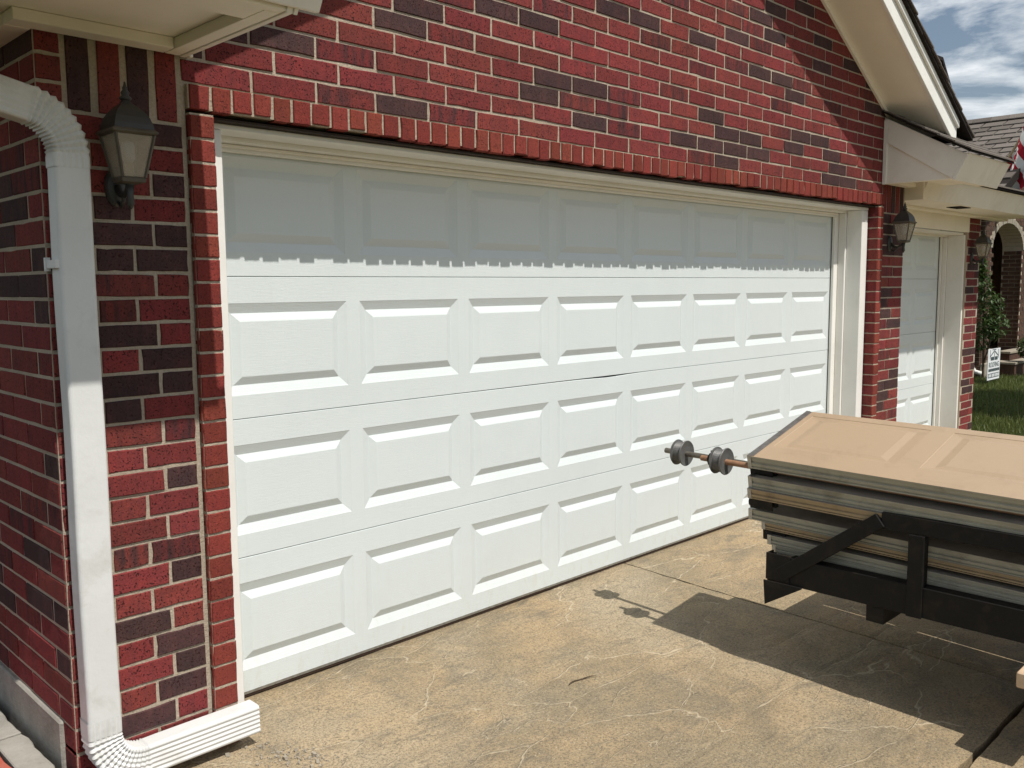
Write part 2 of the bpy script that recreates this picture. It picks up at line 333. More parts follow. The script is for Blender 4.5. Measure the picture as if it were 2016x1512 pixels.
m = MB(); m.add([(-4, -1.2, -.06), (-.60, -1.2, -.06), (-.60, -.25, .0), (-.60, 5, .02), (-4, 5, .02)], [(0, 1, 2, 3, 4)]); m.build('soil_bed', 'soil', path)

# ------------------------------------------------------------------ brick house
house = empty('brick_house', (0, 0, 0), 'red brick house with white gable trim around the wide garage door', 'house')
# mortar backing, set back behind the brick faces
MY = W+.0046
mort = MB()
mort.prism([(XL+.003, -.05), (FL-.088, -.05), (FL-.088, 2.20), (FR+.088, 2.20), (FR+.088, -.05), (XR-.003, -.05), (XR-.003, rake_z(XR)+.12), (CX, rake_z(CX)+.12), (XL+.003, rake_z(XL)+.12)], 1, MY, MY+.10)
mort.box(XL+.0032, XL+.10, MY+.1, 5.0, .19, 2.45)                        # left side wall
mort.box(XL+.003, XL+.1, MY+.005, -.155, -.05, .19)
mort.box(FL-.085, FL-.0035, F+.0035, -.10, -.05, 2.1195); mort.box(FR+.0035, FR+.085, F+.0035, -.10, -.05, 2.1195)   # frame columns
mort.box(FL-.0865, FR+.0865, F+.0075, -.16, 2.134, Z0-.003)
mort.box(XR-.10, XR-.0032, MY+.1, .13, -.05, 2.6)
mort.box(8.10, 8.478, .1335, .30, -.2, 2.28)
mort.box(8.36, 8.4768, .30, 3.0, -.2, 2.28)
mort.build('mortar', 'mortar', house)
# --- the bricks
def brick_mesh(L_, h_, mat, seed, dep=.05):
    rr = random.Random(seed); a, b = L_/2, h_/2
    n1 = 4
    out = [(-a+L_*i/n1, -b) for i in range(n1)]+[(a, -b), (a, 0), (a, b)]+[(a-L_*i/n1, b) for i in range(1, n1)]+[(-a, b), (-a, 0)]
    o2 = []
    for (x, z) in out:
        ch = rr.random() < .22; j = .0042 if ch else .0014
        o2.append((x-math.copysign(rr.random()*j, x), z-math.copysign(rr.random()*j*.9, z)))
    n = len(o2); m = MB(); t = rr.uniform(-.0016, .0012)
    ins = .0026
    vs = [(x, .0022+rr.uniform(0, .0012), z) for x, z in o2]+[(x-math.copysign(min(ins, abs(x)), x), t+rr.uniform(-.0005, .0005), z-math.copysign(min(ins, abs(z)), z)) for x, z in o2]+[(x, dep, z) for x, z in o2]
    fs = [tuple(n+i for i in range(n))]+[(i, (i+1) % n, n+(i+1) % n, n+i) for i in range(n)]+[(2*n+i, 2*n+(i+1) % n, (i+1) % n, i) for i in range(n)]
    m.add(vs, fs); return m.mesh('brick', mat)
VAR = {}
def brick_var(L_, h_, mat, i):
    k = (round(L_, 4), round(h_, 4), mat, i)
    if k not in VAR: VAR[k] = brick_mesh(L_, h_, mat, hash((round(L_*1e4), round(h_*1e4), i)) & 0xffff)
    return VAR[k]
DK = [(1.31, 2.74), (1.49, 2.73), (2.0, 2.88), (2.26, 2.88), (1.58, 2.49), (1.82, 2.49), (1.48, 2.41), (1.82, 2.33), (2.6, 2.34), (2.79, 2.49), (2.77, 2.88), (3.4, 3.14), (3.15, 2.97), (3.52, 3.05), (3.41, 2.81), (3.67, 2.81), (3.82, 2.73), (3.04, 2.4), (3.28, 2.4), (2.83, 2.33), (3.1, 2.33), (3.33, 2.33), (3.8, 2.42), (3.89, 2.51), (4.15, 2.5), (3.91, 3.29), (3.55, 3.21), (4.18, 3.15), (4.6, 3.07), (4.18, 2.98), (0.79, 2.64), (1.23, 2.71), (0.7, 2.55), (0.69, 2.26), (3.02, 2.25), (4.33, 2.44), (4.39, 2.35), (4.33, 2.26), (4.58, 2.26), (0.22, 2.43)]
MK = [(2.09, 2.48), (1.74, 2.41), (1.99, 2.41), (2.07, 2.32), (2.47, 2.56), (3.16, 3.13), (2.77, 2.88), (3.93, 2.82), (3.15, 2.82), (3.63, 2.49), (0.99, 2.25), (0.29, 2.4), (1.03, 2.72), (0.5, 2.41), (2.57, 2.35), (2.78, 2.25), (4.83, 2.25)]
bricks = []                    # (name, centre, length, height, facing, material)
rb = random.Random(11)
def put(name, c, L_, h_, face, mat): bricks.append((name, Vector(c), L_, h_, face, mat))
def face_row(xa, xb, zc, joints_at, kind_fn, y=W, h_=CH-MJ, mj=MJ, minl=.03):
    js = sorted(j for j in joints_at if xa+.02 < j < xb-.02); e = [xa-mj/2]+js+[xb+mj/2]
    for a, b in zip(e, e[1:]):
        l = b-a-mj
        if l > minl: put('brick', ((a+b)/2, y, zc+rb.uniform(-.0012, .0012)), l, h_, 'F', kind_fn((a+b)/2, zc))
def wall_kind(x, z):
    for (a, b) in DK:
        if abs(x-a) < .125 and abs(z-b) < .036: return 'brick_dark'
    for (a, b) in MK:
        if abs(x-a) < .125 and abs(z-b) < .036: return 'brick_mixed'
    if z > 3.3 or x < .1 or x > 4.7: return rb.choices(['brick_red', 'brick_mixed', 'brick_dark'], [6, 1, 2])[0]
    return 'brick_red' if rb.random() < .93 else 'brick_mixed'
for k in range(0, 27):
    zb = Z0+k*CH; zc = zb+CH/2
    off = (.69 if k % 2 == 0 else .783)+BL/2
    js = [off+n*BL+rb.uniform(-.004, .004) for n in range(-8, 24)]
    half = 2.332+(3.02-(zb+.0))/.56                       # half width of the gable at the foot of the course
    if half < .05: break
    xa, xb = max(XL, CX-half-.06), min(XR, CX+half+.06)
    if k == 0: xa, xb = FL-.098, FR+.098
    face_row(xa, xb, zc, js, wall_kind)
# piers
rows = int((2.07+.05)/CH)+1
lp = {1: 'dd', 2: 'dd', 3: 'mr', 4: 'mr', 5: 'dr', 6: 'rd', 7: 'dd', 8: 'dr', 9: 'rm', 10: 'rr', 11: 'rd', 12: 'rr', 13: 'rr', 14: 'mm', 15: 'rd', 16: 'rr', 17: 'dr', 18: 'rd', 19: 'rd', 20: 'rd', 21: 'dr', 22: 'rr'}
KM = dict(r='brick_red', d='brick_dark', m='brick_mixed')
top_course = 2.0785            # foot of the soldier bricks
for k in range(0, 28):
    zc = top_course-(k+.5)*CH
    if zc < -.04: break
    c = lp.get(k-3, rb.choice(['rd', 'rr', 'dr', 'rr']))
    j1 = -.318 if k % 2 == 0 else -.381
    e = [XL, j1-(.245 if k % 2 == 0 else .122), j1, FL-.098]; col = ['r', c[0], c[1]]
    for a, b, q in zip(e, e[1:], col):
        if b-a > .03: put('brick', ((a+b)/2, W, zc), b-a-MJ, CH-MJ, 'F', KM[q])
    # right pier
    j1 = 5.30 if k % 2 == 0 else 5.38
    e = [FR+.098, j1, XR]
    for a, b in zip(e, e[1:]): put('brick', ((a+b)/2, W, zc), b-a-MJ, CH-MJ, 'F', rb.choices(list(KM.values()), [5, 4, 1])[0])
    # left side wall
    if zc > .19 or True:
        y = W+.004+(.128 if k % 2 else .0)
        if k % 2 and zc > -.04: put('brick', (XL, W+.066, zc), .118, CH-MJ, 'L', rb.choices(list(KM.values()), [5, 3, 1])[0])
        n = 0
        while y < 3.6:
            if zc > .225 or y+BL < W+.15: put('brick', (XL, y+BL/2, zc), BL-MJ, CH-MJ, 'L', rb.choices(list(KM.values()), [7, 2, 1.5])[0])
            y += BL
    y = W+.004
    while y < .10: put('brick', (XR, y+.06, zc), .118, CH-MJ, 'R', rb.choices(list(KM.values()), [6, 3, 1])[0]); y += .129
    if zc < .2: put('brick', (XL, W+.066, zc), .118, CH-MJ, 'L', 'brick_red')
# soldier bricks under the eave returns and corner headers beside them
sx = [-.566, -.4775, -.389, -.3005, -.212]
for i in range(4): put('soldier_brick', ((sx[i]+sx[i+1])/2, W, top_course+.12), .068, .228, 'F', ['brick_dark', 'brick_red', 'brick_dark', 'brick_red'][i])
for k in range(3):
    zc = top_course+(k+.5)*CH; put('brick', ((XL+sx[0])/2, W, zc), sx[0]-XL-MJ, CH-MJ, 'F', 'brick_red')
    if k % 2: put('brick', (XL, W+.066, zc), .118, CH-MJ, 'L', 'brick_red')
    y = W+.004+(.128 if k % 2 else 0)
    while y < 3.6: put('brick', (XL, y+BL/2, zc), BL-MJ, CH-MJ, 'L', rb.choices(list(KM.values()), [6, 3, 1])[0]); y += BL
for i in range(5): put('soldier_brick', (5.19+.0775*i, W, top_course+.12), .067, .228, 'F', rb.choice(['brick_red', 'brick_dark', 'brick_red']))
# proud brick frame: columns of headers and the rowlock course over the door
for sidex in (FL-.0435, FR+.0435):
    k = 0; zt = 2.118
    while zt > -.02:
        put('rowlock_brick', (sidex, F, zt-CH/2), .084, CH-.0085, 'F', 'brick_orange'); zt -= .0772
x = FL-.085; q = 0
while x < FR+.06:
    wd = rb.choice([.0775, .0745, .080]); hb_ = round(.088-.012*rb.random()**2-(.006 if x < .6 else 0), 3); put('rowlock_brick', (x+wd/2, F+rb.uniform(-.0012, .0012), 2.2095-hb_/2), round(wd-rb.uniform(.006, .0125), 3), hb_, 'F', 'brick_orange'); x += wd
# inner return faces of the frame and the underside of the rowlock
for k in range(28):
    zt = 2.118-.0772*k
    if zt > -.02: put('rowlock_brick', (FR, F+.045, zt-CH/2), .085, CH-.0085, 'L', 'brick_red')
    if zt > -.02: put('rowlock_brick', (FL, F+.045, zt-CH/2), .085, CH-.0085, 'R', 'brick_red')
    if zt > -.02: put('rowlock_brick', (FL-.087, F+.012, zt-CH/2), .018, CH-.0085, 'L', 'brick_orange')
    if zt > -.02: put('rowlock_brick', (FR+.087, F+.012, zt-CH/2), .018, CH-.0085, 'R', 'brick_orange')
# third-bay pier
for k in range(0, 32):
    zc = 2.23-(k+.5)*CH
    if zc < -.1: break
    e = [8.10, 8.48] if k % 2 == 0 else [8.10, 8.355, 8.48]
    for a, b in zip(e, e[1:]): put('brick', ((a+b)/2, .13, zc), min(.30, b-a-MJ), CH-MJ, 'F', rb.choices(list(KM.values()), [6, 3, 1])[0])
ROTZ = dict(F=0, L=-math.pi/2, R=math.pi/2)
def seen_area(b):
    n, c, l, h, f, mt = b
    nv = dict(F=Vector((0, -1, 0)), L=Vector((-1, 0, 0)), R=Vector((1, 0, 0)))[f]
    v = CAM-c; d = v.length
    if nv.dot(v) <= 0: return 0
    uv = proj(c)
    if not uv or not (-40 < uv[0] < 2056 and -40 < uv[1] < 1552): return 0
    a = l*h*nv.dot(v)/d**3
    if f == 'F' and rake_z(c.x) < c.z+.0: a = 0            # above the soffit
    return a
for nm in ('brick', 'rowlock_brick', 'soldier_brick'):
    bl = sorted([b for b in bricks if b[0] == nm], key=seen_area, reverse=True)
    shown, rest = bl[:300], bl[300:]
    for i, (n, c, l, h, f, mt) in enumerate(shown):
        me = brick_var(l, h, mt, i % 7); o = link_obj(n, me, house, c)
        o.rotation_euler = (rb.uniform(-.004, .004), rb.uniform(-.005, .005), ROTZ[f]+rb.uniform(-.004, .004)); o.location.y += rb.uniform(-.0015, .0015) if f == 'F' else 0
    if rest:
        mb = MB(); mats = sorted({b[5] for b in rest})
        for i, (n, c, l, h, f, mt) in enumerate(rest):
            if seen_area((n, c, l, h, f, mt)) == 0 and (c.y > 1.5 or c.z > 3.9): continue
            me = brick_var(l, h, mt, i % 7); rm = Matrix.Translation(c) @ Matrix.Rotation(ROTZ[f], 4, 'Z')
            mb.add([rm @ v.co for v in me.vertices], [tuple(pp.vertices) for pp in me.polygons], mats.index(mt))
        tag(mb.build(nm+'_field', mats, house), kind='stuff')
# foundation
m = MB(); m.box(XL-.012, XL+.12, -.155, 5, -.3, .193); m.build('foundation', 'concrete_grey', house, bevel=.006)
m = MB(); m.box(XL+.02, FL-.1, W+.01, .1, -.3, -.012); m.box(FR+.1, XR-.02, W+.01, .1, -.3, -.03); m.build('foundation', 'concrete_grey', house)
# steel lintel
boxpart('lintel', 'lintel_steel', house, FL-.04, FR+.04, F+.030, -.10, 2.1125, 2.1195, bevel=0)
# door trim: stepped jambs and header
boxpart('header_trim', 'trim_white', house, FL+.006, FR-.006, -.20, -.085, 2.092, 2.1115)
boxpart('header_trim', 'trim_white', house, FL+.01, FR-.01, -.084, -.03, 2.074, 2.1115)
boxpart('stop_moulding', 'trim_white', house, .0, DW, -.029, -.008, 2.047, 2.1115)
boxpart('stop_moulding', 'trim_cream', house, .0, DW, -.046, -.0305, 2.060, 2.073)
for sgn in (0, 1):
    X = (lambda v: v) if sgn == 0 else (lambda v: DW-v)
    def bj(n, a, b, y0, y1, mat='trim_white'): boxpart(n, mat, house, min(X(a), X(b)), max(X(a), X(b)), y0, y1, -.02, 2.0905 if y0 < -.1 else 2.0735)
    bj('jamb', -.155, -.062 if sgn else -.046, -.20, -.085); bj('jamb', -.155, -.045 if sgn else -.034, -.084, -.03); bj('stop_moulding', -.1, .012 if sgn else .006, -.029, -.008)
m = MB(); m.box(-.3, DW+.3, .10, .14, -.1, 2.35); m.build('garage_interior', 'dark_void', house)
# rake soffits, fascias and main roof of the gable
OV = .348; YO = W-OV
def rake_side(sgn):
    X = lambda d: CX+sgn*d
    d0, d1 = -.02, 3.35                                    # from the ridge outwards
    def zl(d): return 3.02-.56*(d-2.332)
    def strip(name, mat, y0, y1, off0, off1, da=d0, db=d1, bev=0):
        m = MB(); m.prism([(X(da), zl(da)+off0), (X(db), zl(db)+off0), (X(db), zl(db)+off1), (X(da), zl(da)+off1)], 1, y0, y1); return m.build(name, mat, house, bevel=bev)
    strip('rake_soffit', 'soffit_cream', YO+.02, W+.03, .0, .012, db=3.02)
    strip('rake_frieze', 'soffit_cream', W-.018, W-.001, -.035, -.001, db=2.86)
    strip('rake_fascia', 'trim_white', YO-.003, YO+.019, -.012, .165, bev=.003, db=3.13)
    strip('shingle_mould', 'trim_white', YO-.022, YO-.0035, .115, .166, bev=.003, db=3.13)
    strip('roof_deck', 'roof_edge', YO-.045, 7.0, .168, .190)
    n = 23
    for i in range(n):                                     # shingle courses as overlapping strips
        a = d0+(d1-d0)*i/n; b = d0+(d1-d0)*(i+1)/n+.02; m = MB(); rr = random.Random(i*2+sgn)
        m.prism([(X(a), zl(a)+.192), (X(b), zl(b)+.200), (X(b), zl(b)+.214), (X(a), zl(a)+.198)], 1, YO-.052-rr.uniform(0, .012), 7.0); m.build('shingle_course', 'shingle', house)
rake_side(1); rake_side(-1)
# eave returns (closed boxes with their own little roofs)
def eave_return(x0, x1, yf, z, open_side, tail=0):
    # x0..x1 wide, from the wall to yf; open_side is the side whose end panel faces the door
    xs = x0 if open_side < 0 else x1; o = 1 if open_side < 0 else -1
    yw = W-.002; fb = .10 if tail else .0
    xa, xb = (x0+.021, x0+.068) if open_side < 0 else (x1-.068, x1-.021)
    boxpart('eave_soffit', 'soffit_cream', house, x0+.02, x1-.02, yf+.03, yw+.0, z+.034, z+.044, bevel=0)
    boxpart('soffit_trim', 'soffit_cream', house, x0+.07 if open_side < 0 else XL-.07, x1-.07, yw-.075, yw, z, z+.033, bevel=.002)
    boxpart('soffit_trim', 'soffit_cream', house, xa, xb, yf+.03, yw-.002, z-.001, z+.0335, bevel=.002)
    boxpart('soffit_trim', 'soffit_cream', house, x0+.07, x1-.07 if not tail else x1+.0, yf, yf+.085+fb*.6, z+.0005, z+.033, bevel=.002)
    rise = .56; zt = z+.155; sl = .085; pts = [(yw, z-.004), (yf, z-.004), (yf-sl, zt), (yw, zt+(yw-yf+sl)*rise)]
    m = MB(); m.prism(pts, 0, xs, xs+o*.02); m.build('end_panel', 'trim_cream', house, bevel=.002)
    m = MB(); m.prism([(yw-.03, zt+(yw-yf+sl-.03)*rise-.17), (yf-.002, z-.006), (yf-sl-.004, zt+.001), (yw-.03, zt+(yw-yf+sl-.03)*rise+.001)], 0, xs-o*.014, xs-o*.0005); m.build('end_rake_board', 'trim_cream', house, bevel=.002)
    boxpart('corner_board', 'trim_cream', house, min(xs-o*.014, xs-o*.0006), max(xs-o*.014, xs-o*.0006), yw-.029, yw, z-.006, zt+(yw-yf+sl)*rise-.02)
    # front fascia, cut square to the roof slope so that it leans outwards
    fx0, fx1 = (x0-.016, x1+.05) if open_side < 0 else (x0-.05, x1+.016+tail)
    zb_ = z-.012 if not tail else z+.012
    m = MB(); m.prism([(yf-.001, zb_), (yf-.022, zb_-.004), (yf-sl-.024, zt+.005), (yf-sl, zt+.005)], 0, fx0, fx1); m.build('fascia', 'trim_cream', house, bevel=.002)
    n = 6; ye = yf-sl-.04; zr = lambda yy: zt+(yy-ye)*rise
    m = MB(); m.prism([(ye, zr(ye)+.006), (yw, zr(yw)+.006), (yw, zr(yw)+.020), (ye, zr(ye)+.020)], 0, fx0-.03, fx1+.03 if not tail else x1+.012); m.build('roof_deck', 'roof_edge', house)
    for i in range(n):
        a = ye-.01+(yw-ye+.01)*i/n; b = min(yw, ye-.01+(yw-ye+.01)*(i+1)/n+.02); rr = random.Random(i+int(x0*10))
        m = MB(); m.prism([(a, zr(a)+.027), (b, zr(b)+.021), (b, zr(b)+.028), (a, zr(a)+.038)], 0, fx0-.036-rr.uniform(0, .012), (fx1+.036) if not tail else x1+.016); m.build('shingle_course', 'shingle', house)
eave_return(5.13, 5.95, -.745, 2.285, -1)
eave_return(-1.30, -.190, -.900, 2.295, 1, .055)
# eave running back along the left side wall
boxpart('eave_soffit', 'soffit_cream', house, -1.28, XL, W+.0005, 5, 2.329, 2.339, bevel=0)
boxpart('soffit_trim', 'soffit_cream', house, XL-.07, XL, W+.0005, 5, 2.2945, 2.328, bevel=.002)
boxpart('pier_board', 'soffit_cream', house, XR, XR+.012, W-.001, .127, 2.262, 2.33, bevel=0)
# low eave over the third bay
Z2 = 2.215; YF2 = -.33
boxpart('eave_soffit', 'soffit_cream', house, 5.60, 9.0, YF2+.03, .13, Z2+.01, Z2+.02, bevel=0)
boxpart('soffit_trim', 'soffit_cream', house, 5.60, 9.0, .03, .128, Z2-.012, Z2+.0095)
m = MB(); m.prism([(YF2, Z2-.01), (YF2-.022, Z2-.014), (YF2-.107, Z2+.145), (YF2-.08, Z2+.145)], 0, 5.58, 9.05); m.build('fascia', 'trim_cream', house, bevel=.002)
m = MB(); m.prism([(YF2-.14, Z2+.147), (.4, Z2+.147+.10), (.4, Z2+.165+.10), (YF2-.14, Z2+.16)], 0, 5.56, 9.1); m.build('roof_deck', 'roof_edge', house)
for i in range(5):
    a = YF2-.152+.12*i; m = MB(); m.prism([(a, Z2+.163+.02*i), (a+.14, Z2+.163+.02*i+.030), (a+.14, Z2+.170+.02*i+.030), (a, Z2+.176+.02*i)], 0, 5.55, 9.11); m.build('shingle_course', 'shingle', house)
boxpart('eave_end', 'soffit_cream', house, 5.5625, 5.579, YF2-.06, .127, 2.19, 2.40)
boxpart('soffit_vent', 'dark_void', house, 6.85, 7.10, -.22, -.10, Z2+.004, Z2+.0095, bevel=0)
boxpart('wall_panel', 'soffit_cream', house, 5.57, 8.14, .128, .16, 2.06, Z2+.01)
# trim of the third-bay door
boxpart('header_trim', 'trim_cream', house, 5.58, 8.09, .165, .31, 2.035, 2.058)
boxpart('stop_moulding', 'trim_cream', house, 5.58, 8.09, .311, .372, 2.020, 2.058)
for (a, b, y0, y1) in ((8.075, 8.112, .150, .31), (8.055, 8.112, .311, .35), (8.035, 8.112, .351, .372)): boxpart('jamb', 'trim_white', house, a, b, y0, y1, -.05, 2.034 if y0 < .31 else 2.019)
m = MB(); m.box(5.5, 8.3, .45, .5, -.1, 2.3); m.build('garage_interior', 'dark_void', house)
# roof of the back wing peeping over the rake
m = MB(); m.prism([(10.2, 4.40), (10.80, 4.40), (11.22, 4.0), (11.22, 3.86), (10.2, 3.86)], 1, 1.5, 1.54); m.build('rear_gable', 'brick_brown', house)
m = MB(); m.obox((10.80, 1.49, 4.37), (11.25, 1.49, 3.95), .02, .035, up=(0, 1, 0)); m.build('rear_fascia', 'trim_cream', house)
m = MB(); m.prism([(10.2, 4.425), (10.83, 4.445), (11.30, 4.0), (11.28, 3.96), (10.81, 4.40), (10.2, 4.39)], 1, 1.44, 4); m.build('rear_roof', 'roof_edge', house)

# ------------------------------------------------------------------ sectional garage doors
def panel_mesh(pw, ph, mat, flat=False):
    # embossed panel: slope in, valley, slope back out to the raised field
    def ring(i, y): return [(-pw/2+i, y, -ph/2+i), (pw/2-i, y, -ph/2+i), (pw/2-i, y, ph/2-i), (-pw/2+i, y, ph/2-i)]
    d = .0135
    rings = [ring(0, 0), ring(.0035, .0016), ring(.037, d), ring(.0385, d), ring(.067, .0012), ring(.070, .0003)]
    m = MB(); vs = [v for r in rings for v in r]; fs = []
    for i in range(len(rings)-1):
        for k in range(4): fs.append((i*4+k, i*4+(k+1) % 4, (i+1)*4+(k+1) % 4, (i+1)*4+k))
    b = (len(rings)-1)*4; fs.append((b, b+1, b+2, b+3)); m.add(vs, fs); return m.mesh('panel', mat)
GAP, MT, MBOT = .032, .0985, .0895
PW, PH = P-2*GAP, S-MT-MBOT
PANEL = panel_mesh(PW, PH, 'door_white')
def section_face(n, top_fn=None, first=0):
    """front skin of a section with n openings, in local x 0..n*P, z 0..S"""
    m = MB(); xs = []
    for b in range(n): xs += [b*P+GAP, (b+1)*P-GAP]
    xe = [0]+xs+[n*P]; zt = S-.0006; lip = .0028
    fine = []
    N = n*10
    # rails are cut finely so that the bent top edge can follow
    pts = sorted(set([round(v, 5) for v in xe]+[round(n*P*i/N, 5) for i in range(N+1)]))
    for a, b in zip(pts, pts[1:]):
        ta = top_fn(a) if top_fn else (0, 0); tb = top_fn(b) if top_fn else (0, 0)
        # bottom rail, top rail, both with a rolled edge
        m.add([(a, .004, .0006), (b, .004, .0006), (b, 0, lip), (a, 0, lip)], [(0, 1, 2, 3)])
        m.add([(a, 0, lip), (b, 0, lip), (b, 0, MBOT), (a, 0, MBOT)], [(0, 1, 2, 3)])
        m.add([(a, 0, S-MT), (b, 0, S-MT), (b, tb[1]*.4, S-lip+tb[0]), (a, ta[1]*.4, S-lip+ta[0])], [(0, 1, 2, 3)])
        m.add([(a, ta[1]*.4, S-lip+ta[0]), (b, tb[1]*.4, S-lip+tb[0]), (b, .004+tb[1], zt+tb[0]), (a, .004+ta[1], zt+ta[0])], [(0, 1, 2, 3)])
        m.add([(a, .004+ta[1], zt+ta[0]), (b, .004+tb[1], zt+tb[0]), (b, .045, zt-.002), (a, .045, zt-.002)], [(0, 1, 2, 3)])
    for i in range(0, len(xe)-1, 2):
        a, b = xe[i], xe[i+1]; m.add([(a, 0, MBOT), (b, 0, MBOT), (b, 0, S-MT), (a, 0, S-MT)], [(0, 1, 2, 3)])
    m.add([(0, .0, 0.006), (0, .045, .006), (0, .045, S-.006), (0, 0, S-.006)], [(0, 1, 2, 3)]); m.add([(n*P, .0, 0.006), (n*P, .045, .006), (n*P, .045, S-.006), (n*P, 0, S-.006)], [(0, 1, 2, 3)])
    return m
def garage_door(n, loc, label, bent=None):
    g = empty('garage_door', loc, label, 'garage door', 'white sectional garage doors')
    base = section_face(n).mesh('door_section', 'door_white'); secs = []
    for s in range(4):
        me = base
        if bent and s == 1: me = section_face(n, bent).mesh('door_section', 'door_white')
        o = link_obj('door_section', me, g, (0, 0, s*S)); secs.append(o)
        for b in range(n): link_obj('panel', PANEL, o, ((b+.5)*P, 0, MBOT+PH/2))
    m = MB(); m.box(.01, n*P-.01, .004, .04, -.018, .001); m.build('bottom_seal', 'seal_brown', g)
    m = MB(); m.box(.005, n*P-.005, -.001, .042, -.0065, .004); m.build('seal_retainer', 'galvanised', g)
    return g
def bent(x):                                                # crease in the rail below the middle seam
    d = x-2.28
    return (-.0065*math.exp(-(d/.20)**2)-.0015*math.exp(-((x-1.75)/.5)**2), .005*math.exp(-(d/.08)**2))
garage_door(8, (0, 0, 0), 'wide white sectional garage door with thirty two raised panels and a bent seam', bent)
g2 = garage_door(4, (5.605, .38, .0), 'narrow white garage door in the set-back bay right of the brick pier')

# ------------------------------------------------------------------ downspout at the left corner
def sweep(path, wid, dep, corr=0, pleat=None, ny=13):
    """rectangular pipe swept along a path in the xz plane; path items (x, z, tx, tz, y, pleat)"""
    m = MB(); rings = []
    for (x, z, tx, tz, y, pl) in path:
        nx_, nz_ = -tz, tx                                 # left normal in the plane
        prof = []
        a, b = wid/2, dep/2; r = .011
        def grooves(u): return corr*(.5-.5*math.cos(u*math.pi*2*5)) if corr else 0
        # front face (towards -y), then the other three with rounded corners
        K = 20
        for i in range(K+1): u = i/K; prof.append((-a+r+(wid-2*r)*u, -b+grooves(u)))
        for i in range(1, 4): t_ = i/4*math.pi/2; prof.append((a-r+r*math.sin(t_), -b+r-r*math.cos(t_)))
        for i in range(5): prof.append((a, -b+r+(dep-2*r)*i/4))
        for i in range(1, 4): t_ = i/4*math.pi/2; prof.append((a-r+r*math.cos(t_), b-r+r*math.sin(t_)))
        prof.append((a-r, b)); prof.append((-a+r, b))
        for i in range(1, 4): t_ = i/4*math.pi/2; prof.append((-a+r-r*math.sin(t_), b-r+r*math.cos(t_)))
        for i in range(5): prof.append((-a, b-r-(dep-2*r)*i/4))
        for i in range(1, 4): t_ = i/4*math.pi/2; prof.append((-a+r-r*math.cos(t_), -b+r-r*math.sin(t_)))
        sc = 1+pl
        rings.append([(x+nx_*p_[0]*sc, y+p_[1]*(1+pl*2.0), z+nz_*p_[0]*sc) for p_ in prof])
    n = len(rings[0]); vs = [v for rg in rings for v in rg]; fs = []
    for i in range(len(rings)-1):
        for k in range(n): fs.append((i*n+k, i*n+(k+1) % n, (i+1)*n+(k+1) % n, (i+1)*n+k))
    m.add(vs, fs); return m
ds = empty('downspout', (-.585, -.31, .0), 'white metal downspout with pleated elbows on the left brick corner', 'downspout')
XD, YD, WD, DD = -.585, -.310, .100, .074
m = sweep([(XD, 1.95, 0, -1, YD, -.02)]+[(XD+.0015*math.sin(z_*7), z_, 0, -1, YD+.0012*math.sin(z_*5), .004*math.sin(z_*9)) for z_ in [1.93-1.73*i/24 for i in range(25)]]+[(XD, .175, 0, -1, YD, -.02)], WD, DD, .0)
o = m.build('pipe', 'downspout_white', smooth=False); child_world(o, ds)
def arc(cx, cz, r, a0, a1, n, y, amp, sgn):
    out = []
    for i in range(n+1):
        t_ = a0+(a1-a0)*i/n; x = cx+r*math.cos(t_); z = cz+r*math.sin(t_); out.append((x, z, -math.sin(t_)*sgn, math.cos(t_)*sgn, y, (amp if i % 2 else -amp) if 0 < i < n else 0))
    return out
rA = .125
pth = [(XD, .245, 0, -1, YD, .03), (XD, .215, 0, -1, YD, .03), (XD, .19, 0, -1, YD, .025)]+arc(XD+rA, .185, rA, math.pi, 1.53*math.pi, 26, YD, .042, 1)
ex, ez = pth[-1][0], pth[-1][1]; tx, tz = pth[-1][2], pth[-1][3]
for i in range(1, 9): u = (-.075-ex)*i/8; pth.append((ex+u, ez+u*tz/tx*.2, tx, tz*.25, YD-.012*i/8, .012))
m = sweep(pth, WD, DD, .0032); o = m.build('lower_elbow', 'downspout_white'); child_world(o, ds)
pth = [(XD, 1.905, 0, 1, YD, .03), (XD, 1.935, 0, 1, YD, .03)]+arc(XD-.13, 1.945, .13, 0, .43*math.pi, 20, YD, .050, 1)
ex, ez, tx, tz = pth[-1][:4]
for i in range(1, 11): pth.append((ex+tx*.07*i, ez+tz*.07*i, tx, tz, YD-.02*i/10, 0))
m = sweep(pth, WD, DD, .0028); o = m.build('upper_elbow', 'downspout_white'); child_world(o, ds)
m = MB(); m.box(XD-.062, XD-.048, YD-.03, YD+.048, 1.618, 1.642); m.box(XD-.066, XD-.05, W-.012, W-.002, 1.61, 1.65); o = m.build('strap', 'downspout_white', bevel=.001); child_world(o, ds)

